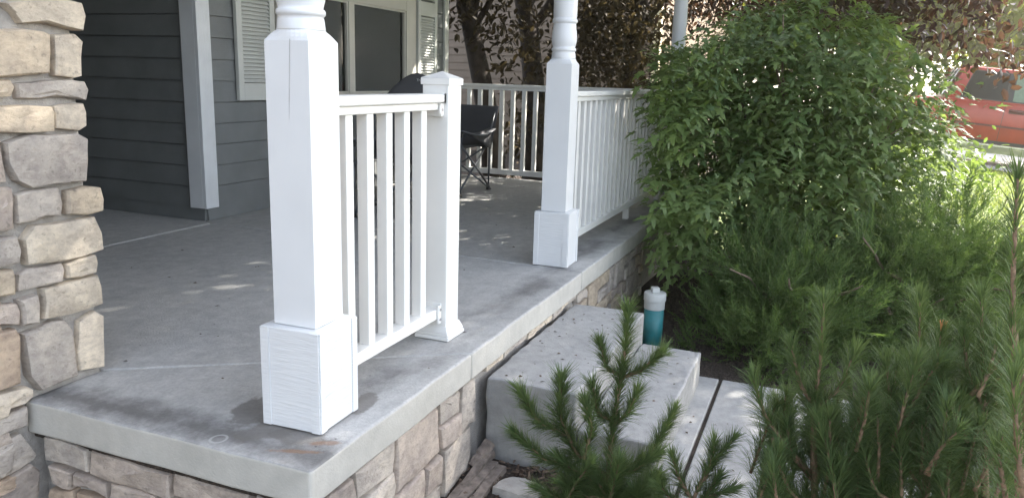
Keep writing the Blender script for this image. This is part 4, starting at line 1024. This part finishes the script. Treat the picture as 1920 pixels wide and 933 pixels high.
# small low shoots at the bottom centre
d = 2.1; b0 = at(1300, 1000, d); b0[2] = GZ
pine('short dark pine sprig at the bottom edge over the walkway', b0, A3(d, (1298, 960), (1300, 930)), [
    A3(d, (1300, 935), (1325, 880), (1372, 825)), A3(d, (1320, 900), (1335, 860), (1338, 835)), A3(d, (1300, 940), (1275, 900), (1262, 858)), A3(d, (1300, 950), (1330, 930), (1372, 915)),
    A3(d, (1300, 955), (1270, 945), (1240, 915)), A3(d, (1300, 960), (1320, 935), (1345, 895))], 102, 2800, .06)
# the taller pines on the right
d = 2.0; b0 = at(1530, 1030, d); b0[2] = GZ
pine('tall pine with a straight leader, left of the right-hand pines', b0, A3(d, (1528, 960), (1526, 860), (1526, 760)), [
    A3(d, (1526, 765), (1538, 680), (1545, 568)), A3(d, (1526, 760), (1500, 720), (1484, 648)), A3(d, (1530, 765), (1572, 730), (1602, 665)), A3(d, (1526, 870), (1528, 810), (1526, 755)),
    A3(d, (1524, 890), (1470, 830), (1432, 775), (1414, 712)), A3(d, (1450, 820), (1452, 870), (1448, 900)), A3(d, (1524, 900), (1490, 860), (1475, 800)), A3(d-.1, (1540, 950), (1556, 870), (1556, 785)),
    A3(d-.1, (1520, 960), (1480, 920), (1460, 870)), A3(d-.1, (1535, 960), (1585, 900), (1600, 830)), A3(d-.15, (1470, 970), (1455, 930), (1450, 885))],
    103, 1700, .076, fill=52, box=(1440, 1660, 720, 980, 1.85, 2.5))
d = 1.95; b0 = at(1740, 1060, d); b0[2] = GZ
PB = pine('dense pine whose tip carries an orange-brown bud', b0, A3(d, (1736, 980), (1735, 880), (1738, 800)), [
    A3(d, (1730, 810), (1745, 720), (1764, 628)), A3(d+.1, (1725, 720), (1724, 640), (1724, 562)), A3(d, (1690, 850), (1670, 770), (1662, 680)), A3(d-.1, (1690, 960), (1690, 900), (1688, 838)), A3(d-.1, (1775, 960), (1778, 880), (1785, 820)),
    A3(d, (1735, 880), (1700, 820), (1695, 760)), A3(d, (1735, 880), (1780, 800), (1800, 735)), A3(d-.1, (1735, 980), (1640, 920), (1620, 850))],
    104, 1700, .078, fill=55, box=(1610, 1810, 660, 990, 1.75, 2.5))
tip = at(1766, 622, 1.95)
bd = MB()
for i in range(9):
    a = 2*PI*i/9; q = Vector(tip); bd.tube([q, q+Vector((math.cos(a)*.004, math.sin(a)*.004, .012)), q+Vector((math.cos(a)*.010, math.sin(a)*.010, .030))], [.0022, .0024, .0008], 5)
build(bd, 'bud', 'bud', PB)
d = 1.9; b0 = at(1850, 1080, d); b0[2] = GZ
pine('dense pine right of the orange-budded one, with several upright leaders', b0, A3(d, (1848, 980), (1846, 860), (1846, 740)), [
    A3(d, (1846, 760), (1842, 650), (1840, 560)), A3(d, (1846, 770), (1815, 700), (1806, 630)), A3(d, (1846, 760), (1880, 690), (1895, 620)), A3(d, (1846, 880), (1846, 800), (1846, 720)), A3(d, (1846, 880), (1800, 830), (1790, 770)), A3(d, (1850, 880), (1890, 820), (1905, 750))],
    105, 1700, .078, fill=45, box=(1780, 1935, 610, 990, 1.7, 2.4))
d = 1.5; b0 = at(1925, 1250, d); b0[2] = GZ
pine('nearest pine leader standing tall at the right picture edge', b0, A3(d, (1915, 1000), (1908, 800), (1902, 620)), [
    A3(d, (1898, 640), (1900, 500), (1908, 335)), A3(d-.25, (1930, 1000), (1908, 850), (1900, 715)), A3(d, (1908, 840), (1902, 720), (1898, 610)), A3(d-.2, (1960, 900), (1925, 820), (1915, 690)), A3(d-.2, (1900, 1000), (1885, 930), (1872, 850))],
    106, 800, .075)

# ================================================================== DEBRIS BY THE FOUNDATION
def stick(label, a, b, w, h, seed):
    rg = random.Random(seed); a, b = Vector(a), Vector(b); d_ = (b-a); L = d_.length; d_.normalize(); sd_ = d_.cross(Vector((0, 0, 1))).normalized(); up = sd_.cross(d_)
    V = []; n = 7
    for i in range(n+1):
        c_ = a+d_*(L*i/n)
        for sx, sz in ((-1, -1), (1, -1), (1, 1), (-1, 1)):
            V.append(c_+sd_*(sx*w*rg.uniform(.75, 1.15))+up*(sz*h*rg.uniform(.7, 1.2)))
    Fc = [(i*4+k_, i*4+(k_+1) % 4, i*4+4+(k_+1) % 4, i*4+4+k_) for i in range(n) for k_ in range(4)]+[(3, 2, 1, 0), (n*4, n*4+1, n*4+2, n*4+3)]
    o = build(MB().add(V, Fc), 'wood_piece', 'wood_grey', None); tag(o, label, 'wood', 'broken wood by the foundation'); return o
z = -.47
stick('rough grey stick lying nearest the stone base', (.70, -.02, z-.02), (1.085, -.035, z+.03), .016, .013, 1)
stick('pitted grey timber strip, middle of the broken wood pile', (.60, -.05, z-.015), (1.05, -.062, z+.005), .017, .014, 2)
stick('long pale grey board, outermost of the broken wood pile', (.55, -.10, z-.015), (1.045, -.095, z+.0), .019, .012, 3)
stick('short broken chunk of wood propped against the step', (1.00, .0, z), (1.08, -.03, z+.075), .018, .018, 4)
def chunk(label, c_, r, zt, seed, mat='step'):
    rg = random.Random(seed); n = 11; V = []
    for zz, k_ in ((-.045, 1.05), (0, 1.0), (.006, .9)):
        for i in range(n):
            a = 2*PI*i/n; q = r*rg.uniform(.78, 1.15)*k_; V.append((c_[0]+math.cos(a)*q*.85, c_[1]+math.sin(a)*q*1.25, zt+zz+rg.uniform(-.004, .004)))
    Fc = [(k_*n+i, k_*n+(i+1) % n, (k_+1)*n+(i+1) % n, (k_+1)*n+i) for k_ in range(2) for i in range(n)]+[tuple(range(2*n, 3*n))]
    o = build(MB().add(V, Fc), 'concrete_chunk', mat, None); tag(o, label, 'rubble', None); return o
chunk('flat broken concrete chunk on the mulch in front of the steps', (.93, -.21, 0), .075, -.462, 5, 'mortar')
chunk('small rubble piece on the mulch under the little pine', (.86, -.42, 0), .045, -.470, 6, 'mortar')
# mulch chips
rng = np.random.default_rng(9); n = 5200
P = np.stack([rng.uniform(-.3, 1.15, n), rng.uniform(-1.9, .03, n), np.full(n, GZ+.006)], -1); P[:, 2] += rng.uniform(0, .022, n)
D = rng.normal(size=P.shape)*np.array([1, 1, .25]); Xg, Yg, Zg = frames(D, np.array([0, 0, 1.])+rng.normal(size=P.shape)*.45)
T = np.array([(-.5, -.16, 0), (.5, -.12, 0), (.45, .14, 0), (-.5, .12, 0), (-.4, -.1, .12), (.45, -.08, .12), (.4, .1, .12), (-.42, .09, .12)])
V, Fc = instance(T, np.array([(4, 5, 6, 7), (0, 1, 5, 4), (1, 2, 6, 5), (2, 3, 7, 6), (3, 0, 4, 7)]), P, Xg, Yg, Zg, rng.uniform(.015, .05, n))
M['chip'] = mat_leaf('mulch_chip', (.045, .03, .022, 1), (.17, .125, .095, 1), .0, None, .9, 8, .1)
tag(obj('mulch', npmesh('mulch', V, Fc), 'chip'), 'dark bark mulch and twigs covering the bed', 'mulch', kind='stuff')

# litter: bits of leaf and twig blown onto the slab, steps and walk
rng = np.random.default_rng(21); n = 130
P = np.concatenate([np.stack([rng.uniform(.3, 5.4, n), rng.uniform(.05, 2.5, n), np.full(n, .003)], -1), np.stack([rng.uniform(1.16, 2.22, 46), rng.uniform(-.33, 0, 46), np.full(46, -.148)], -1), np.stack([rng.uniform(1.18, 2.2, 30), rng.uniform(-.62, -.37, 30), np.full(30, -.298)], -1), np.stack([rng.uniform(1.1, 2.3, 30), rng.uniform(-1.5, -.66, 30), np.full(30, -.468)], -1)])
D = rng.normal(size=P.shape)*np.array([1, 1, .05]); Xg, Yg, Zg = frames(D, np.array([0, 0, 1.])+rng.normal(size=P.shape)*.25)
V, Fc = instance(DIAM[0], DIAM[1], P, Xg, Yg, Zg, rng.uniform(.006, .022, len(P)))
tag(obj('leaf_litter', npmesh('leaf_litter', V, Fc), 'chip'), 'dry leaf bits scattered on the concrete', 'litter', kind='stuff')

# ================================================================== RED PICKUP
M['car_dark'] = mat_simple('dark_red_trim', (.10, .018, .014, 1), .45)
M['car_glass_clear'] = mat_simple('green_tinted_glass', (.12, .17, .11, 1), .05)
def vehicle():
    q = at(1858, 200, 15.0); loc = Vector((15.3+.86, q[1]-.60, 0)); loc.z = float(hgt(np.array(loc.x), np.array(loc.y)))+.035
    T = thing('pickup_truck', 'red extended-cab pickup truck parked on the driveway behind the leaves', 'truck', tuple(loc))
    # local: +x forward, y left; the side towards the porch is local y = -W
    T.rotation_euler = (0, math.radians(4.9), -PI/2)
    W = .86
    def ext(prof, w0, w1, name, mat, par=T, bev_=.03):
        n = len(prof); V = []
        for s in (-1, 1):
            for x, z_, k_ in prof: V.append((x, s*(w0+(w1-w0)*k_), z_))
        Fc = [tuple(range(n)), tuple(range(2*n-1, n-1, -1))]+[(i, n+i, n+(i+1) % n, (i+1) % n) for i in range(n)]
        o = build(MB().add(V, Fc), name, mat, par, local=True)
        if bev_: bevel(o, bev_, 3); o.modifiers['bevel'].angle_limit = .35
        o.data.shade_smooth(); return o
    def arch(cx, r=.42, n=9): return [(cx+r*math.cos(PI*i/n), .40+r*math.sin(PI*i/n), 0) for i in range(n+1)][::-1]
    RW, FW = -2.22, 1.30
    body = ext([(2.14, .46, 0), (2.18, .66, 0), (2.10, .98, 0), (1.00, 1.10, 0), (.80, 1.14, 0), (-1.63, 1.16, 0), (-1.63, .42, 0), (-1.0, .40, 0), (.86, .40, 0)] + arch(FW), W, W, 'body', 'car')
    bed = ext([(-1.655, 1.13, 0), (-3.32, 1.13, 0), (-3.34, .5, 0), (-2.66, .46, 0)]+arch(RW)[0:] + [(-1.655, .44, 0)], W-.005, W-.005, 'bed', 'car', bev_=.02)
    build(MB().box(-3.2, -1.75, -W+.09, W-.09, 1.128, 1.142), 'bed_cover', 'black_plastic', bed, local=True)
    cab = ext([(.92, 1.13, 0), (.28, 1.70, .85), (-.02, 1.77, 1), (-1.25, 1.77, 1), (-1.36, 1.72, .9), (-1.61, 1.14, 0)], W-.03, W-.17, 'cabin', 'car', bev_=.04)
    def pane(name, pts, mat='car_glass', side=-1, par=cab, off=.008):
        V = []
        for o_ in (off, off-.02):
            for x, z_ in pts: V.append((x, side*(W-.03-.14*(z_-1.13)/.64+o_), z_))
        n = len(pts); return build(MB().add(V, [tuple(range(n)), tuple(range(2*n-1, n-1, -1))]+[(i, (i+1) % n, n+(i+1) % n, n+i) for i in range(n)]), name, mat, par, local=True)
    for sd_ in (-1, 1):
        pane('window_seal', [(-1.36, 1.185), (.84, 1.175), (.26, 1.69), (-1.20, 1.705)], 'black_plastic', sd_, off=.004)
        pane('rear_window', [(-1.33, 1.205), (-.62, 1.205), (-.62, 1.685), (-1.19, 1.685)], 'car_glass', sd_)
        pane('front_window', [(-.50, 1.205), (.70, 1.195), (.22, 1.67), (-.50, 1.68)], 'car_glass_clear', sd_)
        y = sd_*(W+.003)
        def strip(name, x0, x1, z0, z1, mat, t=.012, par=body):
            return build(MB().box(x0, x1, min(y, y+sd_*t), max(y, y+sd_*t), z0, z1), name, mat, par, local=True)
        strip('trim_strip', -1.6, .86, .72, .755, 'car_dark'); strip('running_board', -1.55, .84, .375, .405, 'chrome', .06)
        strip('lower_cladding', -1.6, .86, .41, .47, 'black_plastic', .004)
        strip('door_seam', -.604, -.596, .48, 1.14, 'black_plastic', .0015); strip('door_seam', .70, .708, .48, 1.14, 'black_plastic', .0015)
        build(MB().tube([(-.50, y, 1.03), (-.48, y+sd_*.03, 1.03), (-.32, y+sd_*.03, 1.03), (-.30, y, 1.03)], .016, 8), 'door_handle', 'car_dark', body, local=True, smooth=True)
        strip('handle_recess', -.53, -.27, .985, 1.065, 'car_dark', .002)
        ya, yb = sorted((sd_*(W-.10), sd_*(W+.002)))
        build(MB().box(-3.355, -3.30, ya, yb, .78, 1.06), 'tail_lamp', 'lamp_red', bed, local=True)
        ya, yb = sorted((sd_*W, sd_*(W+.2)))
        build(MB().box(.55, .75, ya, yb, 1.17, 1.33), 'mirror', 'car_dark', body, local=True, bev=.02)
        for cx in (RW, FW):
            prof = [(.20, .10), (.36, .10), (.375, .06), (.375, -.06), (.36, -.10), (.20, -.10)]; n = 28; vv = []
            for r_, yy in prof:
                for k_ in range(n): vv.append((cx+r_*math.cos(2*PI*k_/n), sd_*(W-.12)+yy, .375+r_*math.sin(2*PI*k_/n)))
            m_ = len(prof); wl_ = build(MB().add(vv, [(i*n+k_, ((i+1) % m_)*n+k_, ((i+1) % m_)*n+(k_+1) % n, i*n+(k_+1) % n) for i in range(m_) for k_ in range(n)]), 'wheel', 'tyre', T, local=True, smooth=True)
            build(MB().tube([(cx, sd_*(W-.20), .375), (cx, sd_*(W-.045), .375)], .205, 20), 'rim', 'screw', wl_, local=True)
    build(MB().add([(-1.40, -.60, 1.68), (-1.40, .60, 1.68), (-1.60, .68, 1.20), (-1.60, -.68, 1.20)], [(0, 1, 2, 3)]), 'back_glass', 'car_glass', cab, local=True).location = (-.03, 0, .015)
    for yy in (-.63, -.22, .22, .63): build(MB().tube([(-1.40, yy, 1.70), (-1.62, yy*1.08, 1.17)], .014, 6), 'back_glass_frame', 'chrome', cab, local=True).location = (-.035, 0, .018)
    build(MB().add([(.34, -.62, 1.66), (.34, .62, 1.66), (.88, .72, 1.17), (.88, -.72, 1.17)], [(3, 2, 1, 0)]), 'windscreen', 'car_glass_clear', cab, local=True).location = (.035, 0, .025)
    build(MB().box(-3.46, -3.345, -.84, .84, .48, .66), 'rear_bumper', 'chrome', T, local=True, bev=.03)
    build(MB().box(2.12, 2.27, -.84, .84, .42, .66), 'front_bumper', 'black_plastic', T, local=True, bev=.03)
vehicle()

# ================================================================== GLARE VEIL (air volume added to imitate lens glare)
VEIL_DENSITY = .0024
hb_ = build(MB().box(-45, 85, -65, 45, -4.2, 13.9), 'glare_veil', None)
hm = bpy.data.materials.new('glare_veil_air'); hm.use_nodes = True; hn = hm.node_tree.nodes; hn.clear()
ho = hn.new('ShaderNodeOutputMaterial'); hv = hn.new('ShaderNodeVolumePrincipled')
hv.inputs['Color'].default_value = (.97, .90, .76, 1); hv.inputs['Density'].default_value = VEIL_DENSITY; hv.inputs['Anisotropy'].default_value = .7
hm.node_tree.links.new(hv.outputs[0], ho.inputs['Volume']); hb_.data.materials.append(hm)
tag(hb_, 'thin warm air volume added to imitate lens glare', 'glare_veil', kind='stuff')
